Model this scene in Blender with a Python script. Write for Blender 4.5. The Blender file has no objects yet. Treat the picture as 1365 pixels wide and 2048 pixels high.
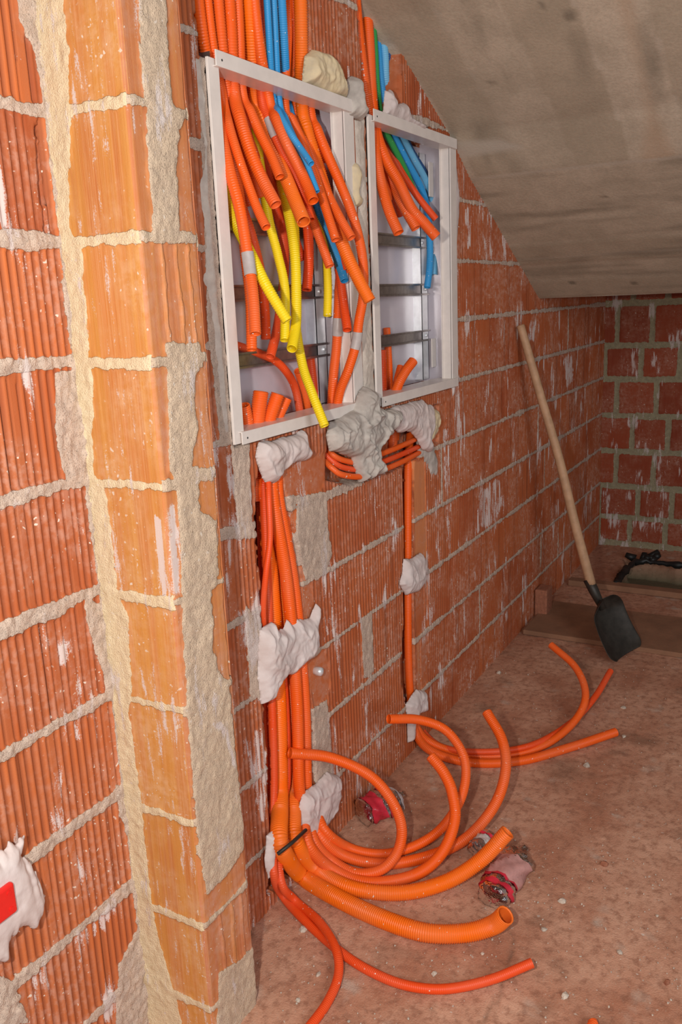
import bpy, math, random
import numpy as np
from mathutils import Vector, Matrix

# ------------------------------------------------------------------ camera, world, lights, exposure
C = bpy.context.scene.collection
sc = bpy.context.scene
EYE = np.array([0.0, 0.0, 1.4])
AX = np.array([[0.48436966, -0.22708153, 0.84487869],
               [-0.87386403, -0.07943316, 0.4796374],
               [-0.04180542, -0.9706309, -0.23691339]])   # columns: camera right, down, forward in world axes
FPX = 1730.96
cam_d = bpy.data.cameras.new('camera')
cam = bpy.data.objects.new('camera', cam_d)
C.objects.link(cam)
r_, d_, f_ = AX[:, 0], AX[:, 1], AX[:, 2]
cam.matrix_world = Matrix(((r_[0], -d_[0], -f_[0], EYE[0]), (r_[1], -d_[1], -f_[1], EYE[1]),
                           (r_[2], -d_[2], -f_[2], EYE[2]), (0, 0, 0, 1)))
cam_d.sensor_fit = 'VERTICAL'
cam_d.sensor_height = 36
cam_d.lens = FPX / 2048 * 36
cam_d.clip_start = 0.02
sc.camera = cam

world = bpy.data.worlds.new('world')
sc.world = world
world.use_nodes = True
world.node_tree.nodes['Background'].inputs[0].default_value = (0.95, 0.97, 1.0, 1)
world.node_tree.nodes['Background'].inputs[1].default_value = 0.11

def lamp(name, kind, loc, energy, color, **kw):
    l = bpy.data.lights.new(name, kind)
    l.energy = energy
    l.color = color
    for k, v in kw.items():
        setattr(l, k, v)
    o = bpy.data.objects.new(name, l)
    o.location = loc
    C.objects.link(o)
    return o

flash = lamp('camera_flash', 'POINT', (-0.105, 0.19, 1.46), 46, (1.0, 0.93, 0.84), shadow_soft_size=0.025)
day = lamp('daylight_opening', 'AREA', (-0.7, -1.9, 1.9), 33, (0.93, 0.96, 1.0), shape='RECTANGLE', size=1.1, size_y=1.6)
day.rotation_euler = Vector((2.4, 2.6, -1.3)).to_track_quat('-Z', 'Y').to_euler()

sc.view_settings.view_transform = 'Standard'
sc.view_settings.look = 'None'
sc.view_settings.exposure = 0.87
sc.view_settings.gamma = 1.0
sc.view_settings.use_curve_mapping = False

# ------------------------------------------------------------------ helpers
YW = 1.06        # face of the main wall
YP = 0.93        # front of the pier
YL = 1.095       # face of the wall left of the pier

def ray(px, py):
    return AX @ np.array([(px - 682.5), (py - 1024.0), FPX]) / FPX
def on_y(px, py, y=YW):
    r = ray(px, py)
    return EYE + r * ((y - EYE[1]) / r[1])
def on_x(px, py, x):
    r = ray(px, py)
    return EYE + r * (x / r[0])
def on_z(px, py, z=0.0):
    r = ray(px, py)
    return EYE + r * ((z - EYE[2]) / r[2])
def depth(p):
    return float((np.array(p) - EYE) @ AX[:, 2])

def tag(o, label=None, cat=None, group=None, kind=None):
    if label: o['label'] = label
    if cat: o['category'] = cat
    if group: o['group'] = group
    if kind: o['kind'] = kind
    return o

def mesh_np(name, verts, faces, mat, smooth=True, attr=None, parent=None, mod=None):
    """faces: (n,4) or (n,3) int array or list of lists"""
    me = bpy.data.meshes.new(name)
    verts = np.asarray(verts, dtype=np.float32)
    if isinstance(faces, np.ndarray):
        n, k = faces.shape
        me.vertices.add(len(verts)); me.vertices.foreach_set('co', verts.ravel())
        me.loops.add(n * k); me.loops.foreach_set('vertex_index', faces.astype(np.int32).ravel())
        me.polygons.add(n)
        me.polygons.foreach_set('loop_start', (np.arange(n) * k).astype(np.int32))
        me.polygons.foreach_set('loop_total', np.full(n, k, dtype=np.int32))
        me.update(calc_edges=True)
        me.validate()
    else:
        me.from_pydata([tuple(map(float, v)) for v in verts], [], faces)
    if smooth:
        me.polygons.foreach_set('use_smooth', np.ones(len(me.polygons), dtype=bool))
    if attr is not None:
        a = me.attributes.new('mask', 'FLOAT_COLOR', 'POINT')
        a.data.foreach_set('color', attr.astype(np.float32).ravel())
    me.materials.append(mat)
    o = bpy.data.objects.new(name, me)
    C.objects.link(o)
    if parent: o.parent = parent
    return o

def empty(name, loc=(0, 0, 0)):
    o = bpy.data.objects.new(name, None)
    o.location = loc
    o.empty_display_size = 0.05
    C.objects.link(o)
    return o

def child_fix(o, parent):
    """parent, keeping world-space mesh coordinates"""
    o.parent = parent
    o.matrix_parent_inverse = Matrix.Translation(-Vector(parent.location))
    return o

class MB:
    def __init__(s): s.v = []; s.f = []
    def add(s, v, f):
        b = len(s.v); s.v += [tuple(map(float, p)) for p in v]; s.f += [[b + i for i in q] for q in f]
    def box(s, x0, x1, y0, y1, z0, z1):
        s.add([(x, y, z) for x in (x0, x1) for y in (y0, y1) for z in (z0, z1)],
              [[0, 1, 3, 2], [4, 6, 7, 5], [0, 4, 5, 1], [2, 3, 7, 6], [0, 2, 6, 4], [1, 5, 7, 3]])
    def prism(s, prof, axis, a0, a1):
        """prof: list of 2D points; extruded along axis (0,1,2)"""
        n = len(prof); vs = []
        for a in (a0, a1):
            for p in prof:
                q = list(p); q.insert(axis, a); vs.append(q)
        fs = [[i, (i + 1) % n, n + (i + 1) % n, n + i] for i in range(n)] + [list(range(n))[::-1], list(range(n, 2 * n))]
        s.add(vs, fs)
    def tube(s, pts, rad, seg=12, cap=True):
        pts = [Vector(p) for p in pts]
        n = len(pts); rads = rad if isinstance(rad, (list, tuple)) else [rad] * n
        vs = []; up = None
        for i, p in enumerate(pts):
            t = (pts[min(i + 1, n - 1)] - pts[max(i - 1, 0)]).normalized()
            if up is None: up = t.orthogonal().normalized()
            up = (up - t * up.dot(t)).normalized()
            b = t.cross(up)
            for k in range(seg):
                a = 2 * math.pi * k / seg
                vs.append(p + (up * math.cos(a) + b * math.sin(a)) * rads[i])
        fs = [[i * seg + k, i * seg + (k + 1) % seg, (i + 1) * seg + (k + 1) % seg, (i + 1) * seg + k] for i in range(n - 1) for k in range(seg)]
        if cap: fs += [list(range(seg))[::-1], [(n - 1) * seg + k for k in range(seg)]]
        s.add(vs, fs)
    def build(s, name, mat, parent=None, smooth=False, bevel=0):
        o = mesh_np(name, s.v, s.f, mat, smooth=smooth)
        if parent: child_fix(o, parent)
        if bevel:
            m = o.modifiers.new('bevel', 'BEVEL'); m.width = bevel; m.segments = 2; m.limit_method = 'ANGLE'
        return o

# value noise
def vnoise(u, v, seed):
    rs = np.random.RandomState(seed)
    T = rs.rand(256, 256)
    iu = np.floor(u).astype(int); iv = np.floor(v).astype(int)
    fu = u - iu; fv = v - iv
    fu = fu * fu * (3 - 2 * fu); fv = fv * fv * (3 - 2 * fv)
    a = T[iu & 255, iv & 255]; b = T[(iu + 1) & 255, iv & 255]
    c = T[iu & 255, (iv + 1) & 255]; d = T[(iu + 1) & 255, (iv + 1) & 255]
    return (a * (1 - fu) + b * fu) * (1 - fv) + (c * (1 - fu) + d * fu) * fv
def fbm(u, v, scale, seed, octv=4, su=1.0, sv=1.0):
    s = 0; amp = 1; tot = 0; f = 1.0 / scale
    for i in range(octv):
        s = s + amp * vnoise(u * f * su + 17.3 * i, v * f * sv + 5.1 * i, seed + i); tot += amp; amp *= .5; f *= 2.03
    return s / tot * 2 - 1
def sdist(U, V, poly):
    """signed distance, positive inside; U,V any shape"""
    P = np.array(poly, float); Q = np.roll(P, -1, axis=0)
    d = np.full(U.shape, 1e9); ins = np.zeros(U.shape, bool)
    for (x0, y0), (x1, y1) in zip(P, Q):
        ex, ey = x1 - x0, y1 - y0; L = ex * ex + ey * ey + 1e-12
        t = np.clip(((U - x0) * ex + (V - y0) * ey) / L, 0, 1)
        d = np.minimum(d, np.hypot(U - x0 - t * ex, V - y0 - t * ey))
        c = ((y0 > V) != (y1 > V)) & (U < (x1 - x0) * (V - y0) / (y1 - y0 + 1e-12) + x0)
        ins ^= c
    return np.where(ins, d, -d)
def sd_box(U, V, poly, pad=0.05):
    """sdist only near the polygon (far = -pad)"""
    P = np.array(poly); out = np.full(U.shape, -pad)
    m = (U > P[:, 0].min() - pad) & (U < P[:, 0].max() + pad) & (V > P[:, 1].min() - pad) & (V < P[:, 1].max() + pad)
    if m.any(): out[m] = sdist(U[m], V[m], poly)
    return out
def pw(pts, y=YW):      # picture points -> (X,Z) on a wall plane facing the room
    return [(float(q[0]), float(q[2])) for q in (on_y(px, py, y) for px, py in pts)]
def px_(pts, x):        # -> (Y,Z) on a plane facing along X
    return [(float(q[1]), float(q[2])) for q in (on_x(px, py, x) for px, py in pts)]
def step(x, w): return np.clip(x / w + .5, 0, 1)

# ------------------------------------------------------------------ materials
def new_mat(name):
    m = bpy.data.materials.new(name); m.use_nodes = True
    return m, m.node_tree, m.node_tree.nodes['Principled BSDF']
def node(nt, typ, **kw):
    n = nt.nodes.new(typ)
    for k, v in kw.items():
        if k.startswith('i_'):
            key = k[2:]; key = int(key) if key.isdigit() else key
            n.inputs[key].default_value = v
        else: setattr(n, k, v)
    return n
def L(nt, a, b): nt.links.new(a, b)
def noise(nt, vec, scale, detail=4, rough=.55, dist=0):
    n = node(nt, 'ShaderNodeTexNoise'); n.inputs['Scale'].default_value = scale; n.inputs['Detail'].default_value = detail
    n.inputs['Roughness'].default_value = rough; n.inputs['Distortion'].default_value = dist
    L(nt, vec, n.inputs['Vector']); return n.outputs['Fac']
def ramp(nt, fac, stops):
    n = node(nt, 'ShaderNodeValToRGB'); cr = n.color_ramp
    while len(cr.elements) > len(stops): cr.elements.remove(cr.elements[-1])
    while len(cr.elements) < len(stops): cr.elements.new(1)
    for e, (p, c) in zip(cr.elements, stops):
        e.position = p; e.color = (c, c, c, 1) if not hasattr(c, '__len__') else (*c, 1)
    L(nt, fac, n.inputs[0]); return n.outputs[0]
def math_(nt, op, a, b, clamp=False):
    n = node(nt, 'ShaderNodeMath', operation=op, use_clamp=clamp)
    for i, x in enumerate((a, b)):
        if isinstance(x, (int, float)): n.inputs[i].default_value = x
        else: L(nt, x, n.inputs[i])
    return n.outputs[0]
def mix(nt, fac, a, b, mode='MIX'):
    n = node(nt, 'ShaderNodeMix', data_type='RGBA', blend_type=mode)
    for key, x in ((0, fac), (6, a), (7, b)):
        if isinstance(x, (int, float)): n.inputs[key].default_value = x
        elif isinstance(x, tuple): n.inputs[key].default_value = (*x, 1)
        else: L(nt, x, n.inputs[key])
    return n.outputs[2]
def bump(nt, h, strength, dist, bsdf):
    b = node(nt, 'ShaderNodeBump'); b.inputs['Strength'].default_value = strength; b.inputs['Distance'].default_value = dist
    L(nt, h, b.inputs['Height']); L(nt, b.outputs[0], bsdf.inputs['Normal']); return b

def brick_mat(name, hi, lo, pale, mortar_a, mortar_b, haze=.5, groove=(.16, .045, .025), dust=(.58, .36, .28), fine=0, grain=1.0):
    """mask.R mortar, mask.G white smears, mask.B tone per block, mask.A groove depth"""
    m, nt, b = new_mat(name)
    at = node(nt, 'ShaderNodeAttribute', attribute_name='mask')
    sep = node(nt, 'ShaderNodeSeparateColor'); L(nt, at.outputs['Color'], sep.inputs[0])
    co = node(nt, 'ShaderNodeNewGeometry').outputs['Position']
    mp = node(nt, 'ShaderNodeMapping'); mp.inputs['Scale'].default_value = (1, 1, .16); L(nt, co, mp.inputs[0])
    n_f = noise(nt, co, 380, 3, .6); n_m = noise(nt, co, 60, 5, .6); n_l = noise(nt, co, 7, 4, .55)
    n_s = noise(nt, mp.outputs[0], 70, 4, .6)        # vertical streaks
    base = mix(nt, sep.outputs[2], lo, hi)
    base = mix(nt, ramp(nt, sep.outputs[2], [(0., 0.), (1., 0.)]), base, pale)
    base = mix(nt, ramp(nt, math_(nt, 'SUBTRACT', sep.outputs[2], .96), [(.02, 0.), (.12, .85)]), base, (.66, .25, .10))
    base = mix(nt, ramp(nt, n_l, [(.35, 0.), (.7, .6)]), base, pale)
    base = mix(nt, ramp(nt, n_s, [(.42, 0.), (.62, .35)]), base, pale)
    if fine:
        m2 = node(nt, 'ShaderNodeMapping'); m2.inputs['Scale'].default_value = (1, 1, .012); L(nt, co, m2.inputs[0])
        nf = noise(nt, m2.outputs[0], 520, 2, .5)
        base = mix(nt, ramp(nt, nf, [(.42, 0.), (.62, .38 * fine)]), base, (.72, .38, .18))
        m3 = node(nt, 'ShaderNodeMapping'); m3.inputs['Scale'].default_value = (1, 1, .03); L(nt, co, m3.inputs[0])
        base = mix(nt, ramp(nt, noise(nt, m3.outputs[0], 45, 2, .5), [(.45, 0.), (.62, .5 * fine)]), base, (.62, .29, .05))
    base = mix(nt, math_(nt, 'MULTIPLY', at.outputs['Alpha'], .8), base, groove)
    hz = math_(nt, 'MULTIPLY', math_(nt, 'SUBTRACT', ramp(nt, n_m, [(.38, 0.), (.62, 1.)]), math_(nt, 'MULTIPLY', at.outputs['Alpha'], .6), True), math_(nt, 'MULTIPLY', ramp(nt, n_l, [(.40, 0.), (.62, 1.)]), haze))
    base = mix(nt, hz, base, dust)
    # crisp mortar edge
    e = math_(nt, 'ADD', sep.outputs[0], math_(nt, 'MULTIPLY', math_(nt, 'SUBTRACT', n_m, .5), 1.1))
    e = math_(nt, 'ADD', e, math_(nt, 'MULTIPLY', math_(nt, 'SUBTRACT', n_s, .5), .6))
    mf = ramp(nt, e, [(.44, 0.), (.54, 1.)])
    mcol = mix(nt, ramp(nt, n_m, [(.3, 0.), (.7, 1.)]), mortar_b, mortar_a)
    mcol = mix(nt, ramp(nt, n_f, [(.30, .75 * grain), (.45, 0.)]), mcol, tuple(x * .42 for x in mortar_b))
    col = mix(nt, mf, base, mcol)
    # specks and white smears
    w = math_(nt, 'ADD', sep.outputs[1], math_(nt, 'MULTIPLY', math_(nt, 'SUBTRACT', n_s, .5), 1.6))
    w = math_(nt, 'ADD', w, math_(nt, 'MULTIPLY', math_(nt, 'SUBTRACT', n_f, .5), .6))
    wf = ramp(nt, w, [(.50, 0.), (.66, .85)])
    col = mix(nt, wf, col, (.66, .57, .54))
    sp = noise(nt, co, 130, 1, .3)
    spk = math_(nt, 'MULTIPLY', ramp(nt, sp, [(.725, 0.), (.75, 1.)]), ramp(nt, n_l, [(.42, 0.), (.55, .9)]))
    col = mix(nt, spk, col, (.72, .62, .52))
    L(nt, col, b.inputs['Base Color'])
    b.inputs['Roughness'].default_value = .75
    b.inputs['Specular IOR Level'].default_value = .3
    rough = math_(nt, 'MULTIPLY', math_(nt, 'ADD', n_f, n_m), math_(nt, 'ADD', math_(nt, 'MULTIPLY', mf, 1.0), .12))
    bump(nt, rough, .7, .004, b)
    return m
M = {}
M['brick'] = brick_mat('ribbed_clay_block', (.66, .18, .05), (.36, .068, .020), (.52, .17, .07), (.68, .53, .42), (.48, .37, .30), haze=.68, groove=(.24, .06, .022), dust=(.56, .31, .23))
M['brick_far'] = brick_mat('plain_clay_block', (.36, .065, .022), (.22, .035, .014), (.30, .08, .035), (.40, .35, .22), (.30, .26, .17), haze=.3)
M['brick_pier'] = brick_mat('smooth_orange_clay_block', (.60, .22, .055), (.48, .15, .04), (.58, .28, .08), (.80, .66, .44), (.72, .56, .35), haze=.25, fine=1, grain=.3, groove=(.40, .12, .04), dust=(.8, .6, .42))
M['brick_pier_front'] = brick_mat('orange_clay_block_shell', (.56, .19, .06), (.42, .11, .045), (.52, .20, .09), (.68, .52, .37), (.54, .41, .30), haze=.35, fine=.4, groove=(.36, .11, .05))

def simple(name, col, rough=.5, metal=0., spec=.5, nscale=0, var=.0, bstr=0., bscale=200, col2=None):
    m, nt, b = new_mat(name)
    b.inputs['Roughness'].default_value = rough; b.inputs['Metallic'].default_value = metal
    b.inputs['Specular IOR Level'].default_value = spec
    co = node(nt, 'ShaderNodeNewGeometry').outputs['Position']
    c2 = col2 or tuple(x * (1 - var) for x in col)
    f = ramp(nt, noise(nt, co, nscale or 20, 5, .6), [(.35, 0.), (.65, 1.)])
    L(nt, mix(nt, f, c2, col), b.inputs['Base Color'])
    if bstr: bump(nt, noise(nt, co, bscale, 4, .6), bstr, .004, b)
    return m

def plastic(name, col, dirt=(.55, .30, .2)):
    m, nt, b = new_mat(name)
    co = node(nt, 'ShaderNodeNewGeometry').outputs['Position']
    f = ramp(nt, noise(nt, co, 9, 3, .5), [(.4, 0.), (.75, .16)])
    c = mix(nt, f, col, dirt)
    sp = ramp(nt, noise(nt, co, 150, 2, .4), [(.735, 0.), (.76, 1.)])
    c = mix(nt, sp, c, (.8, .72, .66))
    L(nt, c, b.inputs['Base Color'])
    b.inputs['Roughness'].default_value = .42; b.inputs['Specular IOR Level'].default_value = .35
    return m
HC = {
    'orange': plastic('orange_conduit_plastic', (.88, .115, .008)),
    'bright': plastic('bright_orange_conduit_plastic', (.93, .165, .005)),
    'red': plastic('red_orange_conduit_plastic', (.82, .075, .010)),
    'blue': plastic('blue_conduit_plastic', (.03, .30, .66), (.2, .4, .5)),
    'lightblue': plastic('pale_blue_conduit_plastic', (.16, .46, .72), (.3, .45, .5)),
    'navy': plastic('dark_blue_conduit_plastic', (.02, .09, .26), (.1, .15, .3)),
    'green': plastic('green_conduit_plastic', (.03, .30, .07), (.1, .3, .1)),
    'yellow': plastic('yellow_conduit_plastic', (.90, .66, .01), (.7, .5, .05)),
}
M['plaster'] = simple('white_gypsum_plaster', (.68, .60, .58), .85, spec=.2, nscale=14, bstr=.35, bscale=45, col2=(.58, .48, .45))
M['grey_plaster'] = simple('grey_gypsum_plaster', (.54, .49, .44), .85, spec=.2, nscale=18, bstr=.45, bscale=60, col2=(.36, .32, .29))
M['foam'] = simple('yellowish_mounting_foam', (.72, .58, .36), .8, spec=.2, nscale=30, bstr=.3, bscale=60, col2=(.58, .48, .33))
M['grey_foam'] = simple('greyish_mounting_foam', (.66, .58, .50), .8, spec=.2, nscale=40, bstr=.6, bscale=90, col2=(.52, .45, .39))
M['cab'] = simple('white_powder_coated_steel', (.80, .73, .68), .32, spec=.5, nscale=30, var=.08)
M['panel'] = simple('galvanised_panel_sheet', (.66, .60, .66), .25, metal=.15, nscale=8, var=.1)
M['rail'] = simple('zinc_plated_rail_steel', (.42, .40, .39), .3, metal=.9, nscale=60, var=.25)
M['zinc'] = simple('bright_zinc_steel', (.82, .85, .88), .3, metal=.45, nscale=30, var=.15)
M['dark'] = simple('dark_slot', (.03, .03, .03), .8)
M['tape'] = simple('grey_adhesive_tape', (.50, .44, .42), .4, nscale=60, var=.15)
M['wood'] = simple('worn_ash_wood', (.55, .33, .19), .6, nscale=25, col2=(.42, .25, .14), bstr=.1)
M['iron'] = simple('dark_forged_steel', (.055, .048, .04), .5, metal=.4, nscale=30, var=.4)
M['board'] = simple('dusty_timber_board', (.32, .16, .09), .85, nscale=10, var=.25, bstr=.2)
M['redplastic'] = simple('red_box_plastic', (.75, .02, .015), .35, nscale=30, var=.1)
M['label'] = simple('red_bottle_label', (.72, .03, .06), .4, nscale=40, var=.25)
M['labelwhite'] = simple('white_bottle_label', (.75, .68, .66), .5, nscale=60, var=.3)
M['pinklabel'] = simple('faded_pink_label', (.60, .30, .27), .4, nscale=40, var=.25)
M['crumb'] = simple('mortar_crumb', (.66, .56, .46), .9, nscale=80, var=.3, bstr=.5)
M['crumbred'] = simple('clay_crumb', (.42, .16, .09), .9, nscale=80, var=.3, bstr=.5)
M['black'] = simple('black_plastic', (.012, .012, .012), .5)

def clear_plastic():
    m, nt, b = new_mat('clear_bottle_plastic')
    out = nt.nodes['Material Output']
    tr = node(nt, 'ShaderNodeBsdfTransparent'); tr.inputs[0].default_value = (.93, .90, .89, 1)
    gl = node(nt, 'ShaderNodeBsdfGlossy'); gl.inputs['Roughness'].default_value = .12
    fr = node(nt, 'ShaderNodeFresnel'); fr.inputs[0].default_value = 1.5
    co = node(nt, 'ShaderNodeNewGeometry').outputs['Position']
    bp = node(nt, 'ShaderNodeBump'); bp.inputs['Strength'].default_value = .6; bp.inputs['Distance'].default_value = .01
    L(nt, noise(nt, co, 60, 3), bp.inputs['Height'])
    L(nt, bp.outputs[0], gl.inputs['Normal']); L(nt, bp.outputs[0], fr.inputs['Normal'])
    mx = node(nt, 'ShaderNodeMixShader')
    L(nt, math_(nt, 'ADD', math_(nt, 'MULTIPLY', fr.outputs[0], 1.1, True), .08, True), mx.inputs[0])
    L(nt, tr.outputs[0], mx.inputs[1]); L(nt, gl.outputs[0], mx.inputs[2]); L(nt, mx.outputs[0], out.inputs[0])
    return m
M['clear'] = clear_plastic()

def concrete_mat():
    """mask.R tone per board, mask.G stain, mask.B seam, mask.A warm patch"""
    m, nt, b = new_mat('board_marked_concrete')
    at = node(nt, 'ShaderNodeAttribute', attribute_name='mask')
    sep = node(nt, 'ShaderNodeSeparateColor'); L(nt, at.outputs['Color'], sep.inputs[0])
    co = node(nt, 'ShaderNodeNewGeometry').outputs['Position']
    n1 = noise(nt, co, 9, 6, .6); n2 = noise(nt, co, 120, 4, .6)
    c = mix(nt, sep.outputs[0], (.47, .385, .285), (.68, .575, .45))
    c = mix(nt, ramp(nt, n1, [(.35, .5), (.62, 0.)]), c, (.33, .27, .195))
    c = mix(nt, ramp(nt, n2, [(.35, .25), (.6, 0.)]), c, (.28, .24, .18))
    c = mix(nt, sep.outputs[1], c, (.17, .14, .10))
    c = mix(nt, sep.outputs[2], c, (.52, .46, .38))
    c = mix(nt, at.outputs['Alpha'], c, (.47, .33, .22))
    L(nt, c, b.inputs['Base Color']); b.inputs['Roughness'].default_value = .8
    bump(nt, math_(nt, 'ADD', n2, n1), .35, .003, b)
    return m
M['concrete'] = concrete_mat()

def floor_mat():
    m, nt, b = new_mat('dusty_screed')
    at = node(nt, 'ShaderNodeAttribute', attribute_name='mask')
    sep = node(nt, 'ShaderNodeSeparateColor'); L(nt, at.outputs['Color'], sep.inputs[0])
    co = node(nt, 'ShaderNodeNewGeometry').outputs['Position']
    n1 = noise(nt, co, 5, 6, .6); n2 = noise(nt, co, 45, 5, .65); n3 = noise(nt, co, 260, 2, .5)
    c = mix(nt, ramp(nt, n1, [(.35, 0.), (.65, 1.)]), (.46, .205, .125), (.64, .36, .245))
    c = mix(nt, ramp(nt, n2, [(.36, .7), (.52, 0.)]), c, (.32, .145, .09))
    c = mix(nt, ramp(nt, n3, [(.62, 0.), (.72, .6)]), c, (.52, .36, .27))
    sp = noise(nt, co, 75, 2, .5)
    c = mix(nt, ramp(nt, sp, [(.70, 0.), (.73, .85)]), c, (.62, .50, .42))
    c = mix(nt, sep.outputs[0], c, (.14, .08, .05))
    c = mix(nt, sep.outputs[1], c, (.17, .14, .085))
    c = mix(nt, sep.outputs[2], c, (.55, .45, .37))
    L(nt, c, b.inputs['Base Color']); b.inputs['Roughness'].default_value = .85
    b.inputs['Specular IOR Level'].default_value = .25
    bump(nt, math_(nt, 'ADD', n2, math_(nt, 'MULTIPLY', n3, .5)), .6, .004, b)
    return m
M['floor'] = floor_mat()

# ------------------------------------------------------------------ structure: walls as relief meshes
COURSE = [-.02, .17, .36, .552, .744, .938, 1.131, 1.325, 1.508, 1.694, 1.885, 2.08, 2.27, 2.46]
PITCH = .0158

def grid_faces(nu, nv, keep=None):
    i = np.arange(nu - 1)[:, None] * nv + np.arange(nv - 1)[None, :]
    f = np.stack([i, i + nv, i + nv + 1, i + 1], -1)
    if keep is not None: f = f[keep]
    return f.reshape(-1, 4)

def blocks(U, V, seed, lmin, lmax, courses=COURSE):
    """per point: distance to course line, distance to head joint, tone, local u in block"""
    rs = np.random.RandomState(seed)
    cz = np.array(courses)
    v = V[0, :]
    k = np.clip(np.searchsorted(cz, v) - 1, 0, len(cz) - 2)
    dz = np.minimum(np.abs(v - cz[k]), np.abs(cz[k + 1] - v))
    DZ = np.broadcast_to(dz[None, :], U.shape)
    DU = np.zeros(U.shape); TONE = np.zeros(U.shape); LU = np.zeros(U.shape); HJ = np.zeros(U.shape)
    u = U[:, 0]
    for c in range(len(cz) - 1):
        j = [u.min() - rs.rand() * lmax]
        while j[-1] < u.max() + lmax: j.append(j[-1] + lmin + rs.rand() * (lmax - lmin))
        j = np.array(j); tones = rs.rand(len(j)); hj = rs.rand(len(j))
        b = np.clip(np.searchsorted(j, u) - 1, 0, len(j) - 2)
        du = np.minimum(u - j[b], j[b + 1] - u)
        nearest = np.where(u - j[b] < j[b + 1] - u, b, b + 1)
        cols = (k == c)
        DU[:, cols] = du[:, None]; TONE[:, cols] = tones[b][:, None]; LU[:, cols] = (u - j[b])[:, None]
        HJ[:, cols] = hj[nearest][:, None]
    return DZ, DU, TONE, LU, HJ, k

def ribbed(U, V, seed, lmin=.24, lmax=.30, ribs=1.0, joint=.006, head_fill=.12, mortar_polys=(), white_polys=(), smooth_polys=(),
           recess=(), haze=0.0, flat_every=8, courses=COURSE, rib_depth=.0032, white_amt=1.0, rough=1.0):
    DZ, DU, TONE, LU, HJ, k = blocks(U, V, seed, lmin, lmax, courses)
    n_big = fbm(U, V, .05, seed + 1, 3); n_f = fbm(U, V, .011, seed + 2, 3); n_w = fbm(U, V, .35, seed + 3, 3)
    # ribs
    ph = U / PITCH + n_w * .12
    idx = np.floor(ph).astype(int)
    hsh = np.random.RandomState(seed + 9).rand(4096)
    flat = hsh[(idx + 97 * k[None, :]) & 4095] < (1.0 / flat_every)
    rib = .5 - .5 * np.cos(2 * np.pi * ph)
    rib = np.clip(rib * 1.5 - .1, 0, 1)           # 1 = ridge, 0 = groove
    groove = np.where(flat, .25, 1 - rib) * ribs
    sm = np.full(U.shape, -.05)
    for p in smooth_polys: sm = np.maximum(sm, sd_box(U, V, p))
    smask = step(sm + n_f * .003, .004)
    groove = groove * (1 - smask)
    # mortar coverage
    half = joint + n_big * .0045 + np.maximum(0, fbm(U, V, .16, seed + 4, 2)) * .006
    m = step(half - DZ + n_f * .0035, .008)
    fill = HJ < head_fill
    m = np.maximum(m, np.where(fill, step((.006 if joint < .012 else .014) + n_big * .004 - DU, .008), 0))
    mp = np.full(U.shape, -.05)
    for p in mortar_polys: mp = np.maximum(mp, sd_box(U, V, p))
    m = np.maximum(m, step(mp + n_f * .004 + n_big * .004, .009))
    # head gap (dark open joint)
    gap = np.where(fill, 0, step(.0022 - DU, .003)) * (1 - m)
    h = -groove * rib_depth - gap * .008
    hm = .0015 + (n_f * .0022 + n_big * .002) * rough + (fbm(U, V, .007, seed + 6, 2) * .0018 if rough > 1 else 0)
    h = h * (1 - m) + hm * m
    h = h - smask * (1 - m) * .004
    # white smears: noise streaks near joints plus polygons
    st = fbm(U, V, .10, seed + 5, 4, su=2.2, sv=.7) - .18 - np.clip(DZ - .01, 0, .06) * 2.2
    w = np.clip(.5 + st * 1.1 * white_amt, 0, 1) * .75 if white_amt > 0 else np.zeros(U.shape)
    wp = np.full(U.shape, -.05)
    for p in white_polys: wp = np.maximum(wp, sd_box(U, V, p))
    w = np.maximum(w, step(wp + n_f * .012 + n_big * .012, .03) * .62)
    for p, dep in recess:
        s = step(sd_box(U, V, p) + n_f * .004 + n_big * .003, .006)
        h = h - s * dep
        m = np.maximum(m * (1 - s), s * .35)
        groove = groove * (1 - s)
        w = w * (1 - s)
    TONE = np.clip(TONE + smask * .6, 0, 1.3)
    A = np.stack([np.clip(m, 0, 1), w, TONE * .8 + .2 * (n_w * .5 + .5), np.clip(groove + gap, 0, 1)], -1)
    return h, A

def merge_build(name, parts, mat):
    V = []; F = []; A = []; b = 0
    for v, f, a in parts:
        V.append(v); F.append(f + b); A.append(a); b += len(v)
    return mesh_np(name, np.concatenate(V), np.concatenate(F), mat, attr=np.concatenate(A))

# ---- left stretch of the wall (before the pier)
u = np.arange(.28, 1.075, .0026); v = np.arange(-.03, 2.35, .0048)
U, V = np.meshgrid(u, v, indexing='ij')
inner = [(1.052, -.05), (1.050, .9), (1.046, 1.1), (1.050, 1.5), (1.052, 2.4), (1.08, 2.4), (1.08, -.05)]
PL = lambda pts: pw(pts, YL)
mort = [inner,
        PL([(36, -20), (92, -20), (104, 205), (94, 212), (80, 160), (66, 90), (40, 40)]),
        PL([(112, 742), (150, 740), (180, 965), (135, 980), (118, 900), (108, 820)]),
        PL([(165, 1190), (225, 1215), (250, 1400), (225, 1410), (190, 1300), (172, 1230)]),
        PL([(232, 1570), (262, 1600), (280, 1700), (262, 1700), (240, 1630)]),
        PL([(262, 1750), (310, 1790), (350, 2070), (230, 2070), (238, 1930), (280, 1850)]),
        PL([(-10, 1950), (30, 1965), (58, 2048), (-10, 2060)])]
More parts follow.
